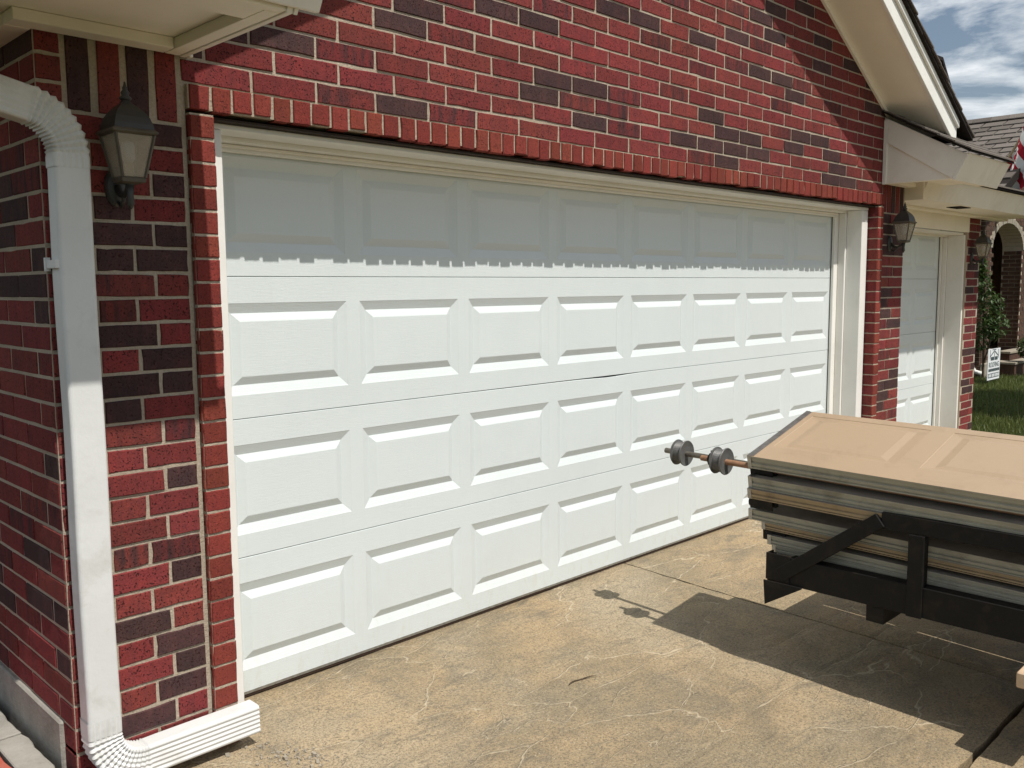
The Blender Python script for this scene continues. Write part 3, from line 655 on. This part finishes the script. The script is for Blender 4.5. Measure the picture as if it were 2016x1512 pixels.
# ------------------------------------------------------------------ wall lanterns
def lantern(loc, label):
    g = empty('wall_lantern', loc, label, 'wall lantern', 'carriage lanterns by the garage doors')
    def add(m, n, mat, par=None, **k):
        o = m.build(n, mat, par or g, **k); return o
    yc = -.108
    m = MB(); m.lathe([(.0, 0), (.034, 0), (.034, -.006), (.028, -.014), (.014, -.020), (.0, -.021)], 18, axis=1)
    m.v = [(x, y, z*1.75) for x, y, z in m.v]; add(m, 'back_plate', 'lamp_black', smooth=False)
    m = MB(); m.tube([(0, -.015, .0), (0, -.035, -.022), (0, -.060, -.030), (0, -.088, -.020), (0, yc, -.004), (0, yc, .012)], [.011, .010, .009, .010, .012, .016], 10); m.tube([(0, yc, -.002), (0, yc, -.03), (0, yc, -.055), (0, yc, -.072)], [.013, .009, .012, .003], 10); m.tube([(0, -.02, -.045), (0, -.038, -.06), (0, -.055, -.045), (0, -.065, -.030)], .006, 8); add(m, 'arm', 'lamp_black', smooth=True)
    ph = math.pi/4
    m = MB(); m.lathe([(.030, .002), (.049, .006), (.051, .016), (.047, .020)], 4, (0, yc, 0), ph=ph); add(m, 'base_ring', 'lamp_bronze')
    zb_, zt_, rb_, rt_ = .020, .142, .047, .080
    hexp = lambda r, z, k: Vector((r*math.cos(ph+k*math.pi/2), yc+r*math.sin(ph+k*math.pi/2), z))
    for k in range(4):
        m = MB(); m.obox(hexp(rb_, zb_, k), hexp(rt_, zt_, k), .0075, .0075, up=(0.3, .2, 0)); add(m, 'bar', 'lamp_bronze')
        m = MB(); q = [hexp(rb_*.965, zb_+.002, k), hexp(rb_*.965, zb_+.002, k+1), hexp(rt_*.965, zt_-.002, k+1), hexp(rt_*.965, zt_-.002, k)]
        c0 = Vector((0, yc, .08)); nn = ((q[1]-q[0]).cross(q[3]-q[0])).normalized()*.0015
        m.add([v+nn for v in q]+[v-nn for v in q], [(0, 1, 2, 3), (7, 6, 5, 4), (0, 4, 5, 1), (1, 5, 6, 2), (2, 6, 7, 3), (3, 7, 4, 0)]); add(m, 'pane', 'lamp_glass')
    m = MB(); m.lathe([(.078, .140), (.094, .146), (.095, .150), (.082, .158)], 4, (0, yc, 0), ph=ph); add(m, 'eave_ring', 'lamp_bronze')
    m = MB(); m.lathe([(.084, .152), (.079, .172), (.070, .192), (.055, .210), (.034, .226), (.018, .236), (.014, .244)], 4, (0, yc, 0), ph=ph); hood = add(m, 'hood', 'lamp_black')
    m = MB(); m.lathe([(.014, .244), (.019, .250), (.010, .258), (.013, .266), (.007, .274), (.008, .280), (.005, .285), (.002, .298)], 12, (0, yc, 0)); add(m, 'finial', 'lamp_black', hood, smooth=True)
    m = MB(); m.lathe([(.012, .012), (.014, .02), (.014, .062), (.011, .066)], 14, (0, yc, 0)); add(m, 'socket', 'socket_cream', smooth=True)
    m = MB(); m.lathe([(.011, .064), (.018, .074), (.0195, .108), (.016, .122), (.006, .128)], 14, (0, yc, 0)); add(m, 'bulb', 'bulb_white', smooth=True)
    return g
lantern((-.432, W-.001, 1.866), 'large dim wall lantern on the shaded pier beside the downspout')
lantern((5.287, W-.001, 1.856), 'wall lantern on the brick pier between the two garage doors')
lantern((8.225, .129, 1.800), 'smallest wall lantern on the far brick pier by the lawn')

# ------------------------------------------------------------------ trailer
tr = empty('utility_trailer', (1.75, -3.0, gz(-3.0)), 'black steel utility trailer backed up to the garage under the stacked sections', 'trailer')
def tpart(n, fn, mat='black_metal', bevel=.002):
    m = MB(); fn(m); o = m.build(n, mat, bevel=bevel); child_world(o, tr); return o
XT = 1.800                      # outer face of the near side
tpart('top_rail', lambda m: (m.box(XT, XT+.007, -5.1, -1.715, .630, .694), m.box(XT+.007, XT+.046, -5.1, -1.715, .6865, .694)))
tpart('brace', lambda m: m.obox((XT+.016, -1.712, .662), (XT+.016, -1.300, .352), .044, .058, up=(0, .6, 1)))
for y in (-1.85, -2.9, -4.0, -5.0): tpart('post', lambda m: (m.box(XT-.006, XT-.0005, y-.028, y+.030, .315, .629), m.box(XT-.0005, XT+.04, y-.028, y-.020, .436, .629)))
tpart('side_beam', lambda m: (m.box(XT+.001, XT+.007, -5.15, -1.34, .318, .434), m.box(XT+.007, XT+.06, -5.15, -1.34, .428, .434), m.box(XT+.007, XT+.06, -5.15, -1.34, .318, .324)))
tpart('rear_beam', lambda m: m.box(XT+.005, 3.16, -1.252, -1.240, .235, .400))
tpart('rear_post', lambda m: (m.box(XT-.004, XT+.003, -1.345, -1.238, .325, .440), m.box(XT+.003, XT+.05, -1.2460, -1.2395, .4005, .440)))
tpart('gusset', lambda m: m.prism([(-1.232, .322), (-1.240, .216), (-1.405, .318), (-1.405, .324)], 0, XT-.012, XT-.0045))
for y in (-1.70, -2.30, -3.0, -3.7, -4.4, -5.0): tpart('cross_member', lambda m: m.box(XT+.008, 3.12, y-.035, y+.035, .252, .3175))
tpart('side_beam', lambda m: m.box(3.10, 3.15, -5.15, -1.25, .318, .434)); tpart('top_rail', lambda m: m.box(3.105, 3.15, -5.1, -1.75, .628, .694))
for y in (-1.85, -2.9, -4.0, -5.0): tpart('post', lambda m: m.box(3.107, 3.148, y-.024, y+.024, .4345, .627))
for i in range(8):
    xa = XT+.0675+.155*i; tpart('deck_board', lambda m: m.box(xa, xa+(.1542 if i != 4 else .1485), -5.1, -1.27, .3185, .3365), 'section_back')
tpart('wood_bumper', lambda m: m.box(XT-.10, XT+.6, -2.40, -2.230, .197, .2515), 'wood_block', .004)
tpart('axle', lambda m: m.box(XT-.05, 3.25, -3.42, -3.36, .15, .22))
for xw in (XT-.13, 3.30):
    m = MB(); m.lathe([(.12, -.08), (.24, -.09), (.30, -.07), (.305, 0), (.30, .07), (.24, .09), (.12, .08)], 28, (xw, -3.39, gz(-3.39)+.305), axis=0); o = m.build('wheel', 'rubber', smooth=False); child_world(o, tr)
tpart('tongue', lambda m: (m.box(2.42, 2.50, -6.3, -5.15, .32, .40), m.box(2.43, 2.49, -6.26, -6.20, gz(-6.2), .32)))

# ------------------------------------------------------------------ old door sections stacked on the trailer
def old_section(x, y, z, tilt, label, mat_top, mat_edge, wid=.535, thk=.048, length=4.2, embossed=False, hardware=(), roll=0.0, slope=-.017, yaw=0):
    g = empty('old_door_section', (x, y, z), label, 'door section', 'removed door sections stacked on the trailer')
    g.rotation_euler = (math.atan(-slope)*-1 if False else math.atan(-slope), -tilt, yaw)
    # local frame: x across (0..wid), -y along the length, z up; top face at z = 0
    t_ = thk
    edge = [(0, 0), (0, -t_*.12), (.004, -t_*.16), (.004, -t_*.40), (.009, -t_*.46), (.009, -t_*.54), (.001, -t_*.60), (.001, -t_*.78), (.006, -t_*.83), (.006, -t_*.88), (0, -t_*.92), (0, -t_)]
    far = [(wid, -t_), (wid, -t_*.7), (wid+.01, -t_*.6), (wid+.01, -t_*.35), (wid, -t_*.28), (wid, 0)]
    m = MB(); prof = edge+far; n = len(prof)
    ys = [-.018, -length]
    vs = [(px, yy, pz) for yy in ys for px, pz in prof]
    fs = [((i+1) % n, i, i+n, (i+1) % n+n) for i in range(n-1)]       # skin without the top face
    fs += [tuple(range(n)), tuple(range(2*n-1, n-1, -1))]
    m.add(vs, fs); o = m.build('core', mat_edge, g)
    if not embossed:
        m = MB(); m.box(.001, wid-.001, -length, -.019, -.001, .0008); m.build('skin', mat_top, g)
    else:
        e0, PL, pitch, s0, s1 = .055, .520, .6096, .125, .490; m = MB()
        cnt = int((length-.1)/pitch)
        m.add([(0, -.019, 0), (wid, -.019, 0), (wid, -e0, 0), (0, -e0, 0)], [(0, 1, 2, 3)])
        yy = -e0
        for k in range(cnt):
            a, b = -e0-k*pitch, -e0-k*pitch-PL; nb = -e0-(k+1)*pitch if k < cnt-1 else -length
            m.add([(0, a, 0), (s0, a, 0), (s0, b, 0), (0, b, 0)], [(0, 1, 2, 3)]); m.add([(s1, a, 0), (wid, a, 0), (wid, b, 0), (s1, b, 0)], [(0, 1, 2, 3)]); m.add([(0, b, 0), (wid, b, 0), (wid, nb, 0), (0, nb, 0)], [(0, 1, 2, 3)])
        sk = m.build('skin', mat_top, g)
        def rg(i, zz): j_ = i*.62; return [(s0+j_, -i, zz), (s1-j_, -i, zz), (s1-j_, -PL+i, zz), (s0+j_, -PL+i, zz)]
        rings = [rg(0, 0), rg(.002, -.0022), rg(.004, -.0022), rg(.044, -.0058), rg(.046, -.0058), rg(.074, -.0012), rg(.077, -.0004)]; m = MB(); fs = []
        for i in range(len(rings)-1):
            for q in range(4): fs.append((i*4+q, i*4+(q+1) % 4, (i+1)*4+(q+1) % 4, (i+1)*4+q))
        b = (len(rings)-1)*4; fs.append((b, b+1, b+2, b+3)); m.add([v for r in rings for v in r], fs); pme = m.mesh('panel', mat_top)
        for k in range(cnt): link_obj('panel', pme, sk, (0, -e0-k*pitch, 0))
    # galvanised end cap
    m = MB(); m.prism([(0.0, -t_-.001), (wid+.002, -t_-.001), (wid+.002, .0014), (0.0, .0014)], 1, -.018, -.0005); m.box(.004, wid-.004, -.030, -.0185, .0004, .0016); m.build('end_cap', 'galvanised', g)
    for (hx, kind) in hardware:
        m = MB()
        m.box(hx, hx+.062, -.10, .004, -t_-.006, -t_-.0012)                 # plate under the section
        m.box(hx+.002, hx+.008, -.105, .0, -t_-.050, -t_-.006); m.box(hx+.050, hx+.056, -.105, .0, -t_-.050, -t_-.006); m.box(hx+.008, hx+.050, -.030, -.024, -t_-.050, -t_-.020)
        m.tube([(hx+.029, -.11, -t_-.030), (hx+.029, -.005, -t_-.030)], .012, 10)
        if kind == 'roller': m.lathe([(.012, .0), (.022, .0), (.024, .006), (.024, .014), (.022, .018), (.012, .018)], 14, (hx+.029, -.008, -t_-.030), axis=1)
        h = m.build('roller_bracket' if kind == 'roller' else 'hinge', 'black_metal', g, bevel=.001)
    return g
TA = math.atan2(.136, .52)
old_section(1.794, -1.139, .838, TA, 'tan raised-panel door section lying on top of the stack', 'section_tan', 'section_edge', .537, .056, 4.4, True, [(.012, 'hinge'), (.40, 'hinge')])
old_section(1.803, -1.140, .748, .20, 'grey section second from the top of the stack', 'section_back', 'section_edge', .53, .050, 4.4, False, [(.30, 'roller')])
old_section(1.800, -1.140, .696, .195, 'brown-edged section third from the top of the stack', 'section_back', 'section_edge_brown', .53, .043, 4.4, False, [(.012, 'roller'), (.36, 'roller')])
old_section(1.862, -1.112, .592, .10, 'wide grey section in the middle of the stack with a wrinkled top face', 'section_back', 'section_edge', .56, .046, 4.35, False)
old_section(1.864, -1.175, .5445, .095, 'brown-edged section just under the middle of the stack', 'section_back', 'section_edge_brown', .53, .030, 4.3, False, [(.010, 'hinge'), (.4, 'hinge')])
old_section(1.862, -1.205, .494, .06, 'pale greenish section fourth from the bottom of the stack', 'section_back', 'section_edge', .53, .040, 4.2, False)
old_section(1.866, -1.225, .452, .05, 'thin section third from the bottom of the stack', 'section_back', 'section_edge', .53, .026, 4.2, False, [(.016, 'roller')])
old_section(1.864, -1.250, .4225, .03, 'dusty brown section second from the bottom of the stack', 'section_back', 'section_edge_brown', .53, .036, 4.2, False)
old_section(1.862, -1.285, .3835, .0, 'bluish white section at the bottom of the stack', 'section_back', 'section_blue', .54, .045, 4.2, False)

# ------------------------------------------------------------------ torsion shafts with cable drums
def torsion_shaft(x, yend, ydrum, z, label, mat, winder):
    g = empty('torsion_shaft', (x, yend, z), label, 'torsion shaft', 'torsion shafts sticking out of the stack')
    m = MB(); m.tube([(0, 0, 0), (0, -2.6, -.045)], .0127, 14); m.build('shaft', mat, g, smooth=False)
    yd = ydrum-yend
    dm = MB()
    prof = [(.014, -.026), (.036, -.026), (.050, -.028), (.058, -.030), (.060, -.027), (.059, -.023), (.051, -.020)]
    for i in range(6): h = -.019+.006*i; prof += [(.0505, h), (.0485, h+.003)]
    prof += [(.051, .018), (.059, .020), (.060, .024), (.058, .026), (.052, .025), (.047, .020), (.044, -.004), (.020, -.008), (.020, .022), (.014, .022)]
    dm.lathe(prof, 32, (0, yd, 0), axis=1); d = dm.build('cable_drum', 'drum_metal', g, smooth=False)
    for k in range(5):
        a = 2*math.pi*k/5+.4; mm = MB(); mm.obox((.018*math.cos(a), yd-.006, .018*math.sin(a)), (.048*math.cos(a), yd-.006, .048*math.sin(a)), .012, .016, up=(0, 1, 0)); mm.build('spoke', 'drum_metal', d)
    mm = MB(); mm.tube([(.0, yd+.006, .019), (.0, yd+.006, .034)], .005, 8); mm.tube([(.017, yd+.014, -.006), (.032, yd+.014, -.012)], .005, 8); mm.build('set_screw', 'galvanised', d)
    if winder:
        mm = MB(); mm.lathe([(.013, .030), (.026, .030), (.030, .040), (.030, .052), (.020, .060), (.013, .060)], 16, (0, yd, 0), axis=1); mm.box(-.006, .006, yd+.036, yd+.05, .028, .040); mm.build('bearing', 'black_metal', g)
    return g
torsion_shaft(1.940, -.622, -.712, .777, 'grey steel shaft with the cable drum farther out towards the door', 'steel_shaft', False)
torsion_shaft(1.850, -.880, -.980, .787, 'rusty shaft with a bright cable drum close to the stack', 'rust_shaft', True)

# ------------------------------------------------------------------ small things on the drive
m = MB(); rr = random.Random(5); pts = []
for i in range(14): u = i/13; pts.append((1.052+.138*u, -.793-.030*u+.018*math.sin(u*3.1), gz(-.8)+.005+.003*math.sin(u*9)))
m.tube(pts, [.0018+.0010*math.sin(i/13*3.14) for i in range(14)], 6); tag(m.build('twig', 'bark', smooth=True), 'thin dark curved twig on the tan driveway', 'twig')
m = MB(); rr = random.Random(21)
for k in range(170):
    u = rr.random(); x = -.10+.13*u+rr.gauss(0, .035); y = -.36-.22*u+rr.gauss(0, .04); r_ = rr.uniform(.0012, .0055)*(1 if rr.random() > .06 else 1.7); q = Matrix.Rotation(rr.uniform(0, 6.28), 3, Vector((rr.random(), rr.random(), rr.random())).normalized())
    pts = [Vector((a*rr.uniform(.6, 1), b*rr.uniform(.6, 1), c*rr.uniform(.4, .8))) for a in (-1, 1) for b in (-1, 1) for c in (-1, 1)]
    m.add([q @ v*r_+Vector((x, y, gz(y)+r_*.4)) for v in pts], [(0, 1, 3, 2), (4, 6, 7, 5), (0, 4, 5, 1), (2, 3, 7, 6), (0, 2, 6, 4), (1, 5, 7, 3)])
tag(m.build('rubble', 'stone_pale'), 'pale crumbs of broken concrete by the downspout outlet', 'rubble', kind='stuff')

# ------------------------------------------------------------------ neighbouring house across the lawn
nb = empty('neighbour_house', (16.5, 3.0, -.1), 'brown brick house with shingled roof and arched porch across the lawn', 'house')
def npart(n, m, mat, par=None, **k):
    o = m.build(n, mat, **k); child_world(o, nb)
    if par: o.parent = par; o.matrix_parent_inverse = Matrix.Translation(-Vector(nb.location))
    return o
NX, NY = 15.15, 2.20            # corner of the porch: side wall faces the lawn, front faces the street
bwall = MB()
def nbricks(x, y0, y1, z0, z1, face, cut=None, n_=0):
    k = 0; z = z0
    while z < z1-.03:
        o_ = (.105 if k % 2 else 0); y = y0-o_
        while y < y1-.02:
            a, b = max(y, y0), min(y+.21, y1)
            if b-a > .03:
                cy_, cz_ = (a+b)/2, z+.0375
                if not (cut and cut(cy_, cz_)):
                    pr = random.Random(k*31+int(a*97)).uniform(0, .006)
                    if face == 'L': bwall.box(x-.006-pr, x+.02, a+.005, b-.005, z+.005, z+.07)
                    else: bwall.box(a+.005, b-.005, x-.006-pr, x+.02, z+.005, z+.07)
            y += .21
        z += .075; k += 1
ac, ahw, asp, arise = 16.35, .85, 2.16, .46          # arch: centre, half width, spring line, rise
def in_arch(x, z, e=0): return abs(x-ac) < ahw+e and (z < asp or ((x-ac)/(ahw+e))**2+((z-asp)/(arise+e))**2 < 1)
nbricks(NY, NX, 19.0, -.1, 3.1, 'F', lambda x, z: in_arch(x, z, .12 if z > asp else 0))
n = 20
m = MB(); m.prism([(NX, -.2), (ac-ahw, -.2), (ac-ahw, asp)]+[(ac-ahw*math.cos(math.pi*i/n), asp+arise*math.sin(math.pi*i/n)) for i in range(1, n)]+[(ac+ahw, asp), (ac+ahw, -.2), (19.5, -.2), (19.5, 3.1), (NX, 3.1)], 1, NY+.002, NY+.34); npart('porch_wall', m, 'mortar')
for i in range(11):                                                          # pale stone voussoirs round the arch
    a0, a1 = math.pi*i/11+.012, math.pi*(i+1)/11-.012; m = MB(); q = []
    for a in (a0, (a0+a1)/2, a1): q.append((ac-ahw*math.cos(a), asp+arise*math.sin(a)))
    for a in (a1, (a0+a1)/2, a0): q.append((ac-(ahw+.095)*math.cos(a), asp+(arise+.095)*math.sin(a)))
    m.prism(q, 1, NY-.015, NY+.30); npart('arch_stone', m, 'stone_pale')
nbricks(ac+ahw+.001, NY+.0, NY+.34, -.1, asp, 'L')                           # inner face of the far column
nbricks(NX, NY, 7.0, -.1, 3.1, 'L'); m = MB(); m.box(NX+.002, NX+.2, NY+.345, 7.0, -.2, 3.1); npart('side_wall', m, 'mortar')
o = bwall.build('brick_field', 'brick_brown'); child_world(o, nb); tag(o, kind='stuff')
m = MB(); m.box(NX+.205, 20, 4.6, 4.7, -.2, 3.1); npart('porch_back', m, 'brick_brown')
m = MB(); m.box(NX+.205, 20, NY+.345, 4.6, 2.98, 3.0); npart('porch_ceiling', m, 'siding_grey')
m = MB(); m.box(18.2, 18.3, NY+.345, 4.6, .30, 2.98); npart('porch_side', m, 'brick_brown')
m = MB(); m.box(NX+.205, 20, NY+.345, 4.6, -.2, .30); npart('porch_floor', m, 'stone_pale')
for i in range(6): m = MB(); m.prism([(3.00, 1.76+.13*i), (2.985, 1.76+.13*i), (3.0, 1.76+.13*i+.128)], 0, 16.4, 18.3); npart('siding_board', m, 'siding_grey')
for (x0, x1, y0, z1) in ((15.62, 17.6, 1.78, .14), (16.0, 17.6, 1.98, .30)):
    m = MB(); m.box(x0, x1, y0, NY-.02, -.2, z1); npart('porch_step', m, 'brick_brown'); m = MB(); m.box(x0-.02, x1, y0-.02, NY-.021, z1+.001, z1+.04); npart('step_stone', m, 'stone_pale', bevel=.005)
m = MB(); m.box(NX-.03, NX+.38, NY-.10, NY-.02, -.2, .17); npart('pier_base', m, 'stone_pale', bevel=.01)
# roof: ridge runs away from the street, one slope faces the lawn
RX0, RX1, RZ0, RZ1 = 14.70, 18.3, 3.05, 4.79
m = MB(); m.prism([(RX0, RZ0), (RX1, RZ1), (RX1, RZ1-.15), (RX0, RZ0-.15)], 1, 1.85, 9.0); npart('roof_deck', m, 'roof_edge')
m = MB(); m.prism([(RX1, RZ1), (RX1+3.5, RZ0), (RX1+3.5, RZ0-.15), (RX1, RZ1-.15)], 1, 1.85, 9.0); npart('roof_deck', m, 'shingle')
m = MB(); m.prism([(NX+.1, 3.1), (RX1+3, 3.1), (RX1, RZ1-.16)], 1, NY+.05, NY+.2); npart('gable', m, 'brick_brown')
m = MB(); m.box(RX0-.03, RX0, 1.85, 9.0, RZ0-.20, RZ0+.01); npart('fascia', m, 'trim_cream')
m = MB(); m.box(RX0-.01, NX-.03, 1.85, 9.0, RZ0-.19, RZ0-.16); npart('soffit', m, 'soffit_cream')
sd = Vector((RX1-RX0, 0, RZ1-RZ0)); sl_ = sd.length; sd.normalize(); up_ = Vector((-sd.z, 0, sd.x))
smesh = []; EX, SWD = .27, .40
for v in range(4):
    m = MB(); wv = SWD-.02-.008*v; m.add([Vector((0, -wv/2, 0))+up_*.030, Vector((0, wv/2, 0))+up_*.030, sd*(EX+.04)+Vector((0, wv/2, 0))+up_*.006, sd*(EX+.04)+Vector((0, -wv/2, 0))+up_*.006, Vector((0, -wv/2, 0))+up_*.002, Vector((0, wv/2, 0))+up_*.002, sd*(EX+.04)+Vector((0, wv/2, 0))+up_*.0, sd*(EX+.04)+Vector((0, -wv/2, 0))], [(0, 1, 2, 3), (0, 4, 5, 1), (1, 5, 6, 2), (2, 6, 7, 3), (3, 7, 4, 0)]); smesh.append(m.mesh('shingle', 'shingle'))
rr = random.Random(2)
for i in range(int(sl_/EX)):
    for j in range(12):
        o = link_obj('shingle', smesh[rr.randrange(4)]); o.location = Vector((RX0, 2.05+SWD*j+(SWD/2 if i % 2 else 0), RZ0))+sd*(EX*i); child_world(o, nb)
for j in range(20):
    m = MB(); y = 1.86+.33*j; m.prism([(RX1-.16, RZ1-.05), (RX1, RZ1+.045), (RX1+.16, RZ1-.05), (RX1+.16, RZ1-.035), (RX1, RZ1+.065), (RX1-.16, RZ1-.032)], 1, y, y+.325); npart('ridge_cap', m, 'shingle')
# downpipe on the neighbour's wall
m = MB(); m.tube([(NX-.06, 2.30, 2.85), (NX-.06, 2.30, .16), (NX-.06, 2.29, .09), (NX-.05, 2.25, .03), (NX-.05, 2.14, .0)], .036, 10); npart('downpipe', m, 'trim_white', smooth=True)

# flag on a slanting pole
fl = empty('flag', (15.6, 2.2, 3.38), 'red and white striped flag hanging from a slanting tan pole', 'flag')
a, b = Vector((15.6, 2.20, 3.38)), Vector((15.6, 1.40, 4.86))
m = MB(); m.tube([a, b], .022, 10); o = m.build('pole', 'flag_pole', smooth=True); child_world(o, fl)
pd = (b-a)
for sidx in range(7):
    m = MB(); N = 14; u0, u1 = .17+.062*sidx, .17+.062*(sidx+1)
    for i in range(N):
        def fp(u, v): q = a+pd*u; return (q.x+.05*math.sin(v*7+u*9), q.y-.10*v+.06*math.sin(v*9+u*14), q.z-.02-v*.85)
        m.add([fp(u0, i/N), fp(u1, i/N), fp(u1, (i+1)/N), fp(u0, (i+1)/N)], [(0, 1, 2, 3)])
    o = m.build('stripe', 'flag_red' if sidx % 2 == 0 else 'flag_white'); child_world(o, fl)
m = MB()
for i in range(10): m.add([fp(.604, i/10), fp(1.0, i/10), fp(1.0, (i+1)/10), fp(.604, (i+1)/10)], [(0, 1, 2, 3)])
o = m.build('canton', 'flag_blue'); child_world(o, fl)

# yard sign
sg = empty('yard_sign', (14.25, 1.70, -.06), 'white yard sign with a black house logo reading ROOFING on the lawn', 'sign', rz=R(0.5))
m = MB(); m.box(-.30, .30, -.004, .004, .06, .56); m.build('board', 'sign_white', sg)
def ink(n, parts, mat='sign_ink'):
    m = MB()
    for (kind, *a_) in parts:
        if kind == 'b': m.box(a_[0], a_[1], -.0065, -.0045, a_[2], a_[3])
        else: m.obox((a_[0], -.0055, a_[1]), (a_[2], -.0055, a_[3]), a_[4], .002, up=(0, 1, 0))
    return m.build(n, mat, sg)
ink('house_logo', [('l', -.20, .44, .0, .525, .018), ('l', .0, .525, .20, .44, .018), ('b', -.215, -.20, .40, .545), ('b', .20, .215, .40, .545), ('b', -.17, -.02, .375, .43), ('b', .03, .17, .375, .43), ('b', -.008, .008, .375, .50), ('b', -.10, .08, .540, .550)])
cu = bpy.data.curves.new('lettering', 'FONT'); cu.body = 'ROOFING'; cu.size = .115; cu.align_x = 'CENTER'; cu.extrude = .001; cu.materials.append(M['sign_ink'])
tmp = bpy.data.objects.new('lettering_curve', cu); C.objects.link(tmp); bpy.context.view_layer.update()
me = bpy.data.meshes.new_from_object(tmp.evaluated_get(bpy.context.evaluated_depsgraph_get())); bpy.data.objects.remove(tmp); me.materials.clear(); me.materials.append(M['sign_ink'])
o = link_obj('lettering', me, sg, (0, -.0055, .265)); o.rotation_euler = (math.pi/2, 0, 0)
rr = random.Random(4); pb = []; x = -.26
while x < .25: wd = rr.uniform(.018, .034); pb.append(('b', x, x+wd, .195, .24)); x += wd+.010
ink('small_print', pb); ink('number_band', [('b', -.27, .27, .095, .165)])
pb = []; x = -.25
for i in range(10): pb.append(('b', x, x+.034, .106, .154)); x += .048+(.02 if i in (2, 5) else 0)
m = MB()
for (_, a_, b_, c_, d_) in pb: m.box(a_, b_, -.0085, -.0068, c_, d_)
m.build('number', 'sign_white', sg)
m = MB()
for xx in (-.2, .2): m.box(xx-.004, xx+.004, -.003, .003, -.06, .06)
m.build('stake', 'galvanised', sg)

# ------------------------------------------------------------------ plants
def leafy(name, loc, label, cat, blobs, nleaf, stems, seed, ls=(.03, .06), mat='leaf'):
    g = empty(name, loc, label, cat); rr = random.Random(seed); m = MB()
    for k in range(nleaf):
        bx_, by_, bz_, rx, rz = blobs[rr.randrange(len(blobs))]
        d = Vector((rr.gauss(0, 1), rr.gauss(0, 1), rr.gauss(0, 1))).normalized()*(rr.random()**.4)
        c = Vector((bx_+d.x*rx, by_+d.y*rx, bz_+d.z*rz)); q = Matrix.Rotation(rr.uniform(0, 6.28), 3, 'Z') @ Matrix.Rotation(rr.uniform(-1.1, 1.1), 3, 'X'); s_ = rr.uniform(*ls)
        m.add([c+q @ Vector(v)*s_ for v in ((0, -1, 0), (.42, -.1, .12), (0, 1, 0), (-.42, -.1, .12))], [(0, 1, 2), (0, 2, 3)])
    m.build('foliage', mat, g)
    m = MB()
    for st in stems: m.tube(st[:-1], st[-1], 7)
    m.build('stem', 'bark', g); return g
leafy('climbing_shrub', (14.92, 2.06, -.1), 'tall leafy shrub climbing beside the neighbour downpipe', 'shrub', [(0, .05, 1.55, .14, .4), (0, -.08, 1.25, .20, .3), (-.05, -.16, .95, .24, .3), (0, .06, .8, .2, .35), (0, .12, 1.9, .1, .25)], 1250, [[(0, 0, 0), (0, .02, .7), (0, .06, 1.9), [.02, .015, .005]], [(0, 0, .3), (0, -.12, .8), (0, -.18, 1.2), [.014, .01, .004]]], 8)
leafy('round_bush', (15.9, 1.66, .0), 'low round bush by the porch steps at the right edge', 'bush', [(0, 0, .42, .19, .2), (0, -.15, .36, .2, .2)], 900, [[(0, 0, 0), (0, 0, .3), [.02, .01]], [(0, -.1, .0), (0, -.14, .3), [.015, .008]]], 9, (.025, .05))
# garden tree standing right of the picture whose shade lies across the lawn
gt = leafy('garden_tree', (11.4, -1.15, -.1), 'broad leafy garden tree shading the side lawn', 'tree', [(0, 0, 3.2, .75, .45), (.7, .2, 3.1, .7, .4), (-.6, -.1, 3.1, .6, .4), (1.3, .3, 3.2, .6, .4), (.3, -.2, 3.6, .7, .4)], 7000, [[(0, -.4, 0), (.05, -.38, 1.2), (.1, -.2, 2.4), (.1, 0, 3.4), [.10, .09, .06, .02]], [(.05, -.35, 1.7), (.6, .1, 2.6), (1.2, .3, 3.1), [.05, .04, .015]], [(.06, -.3, 1.9), (-.4, -.1, 2.7), (-.7, 0, 3.2), [.05, .04, .015]]], 12, (.06, .12))
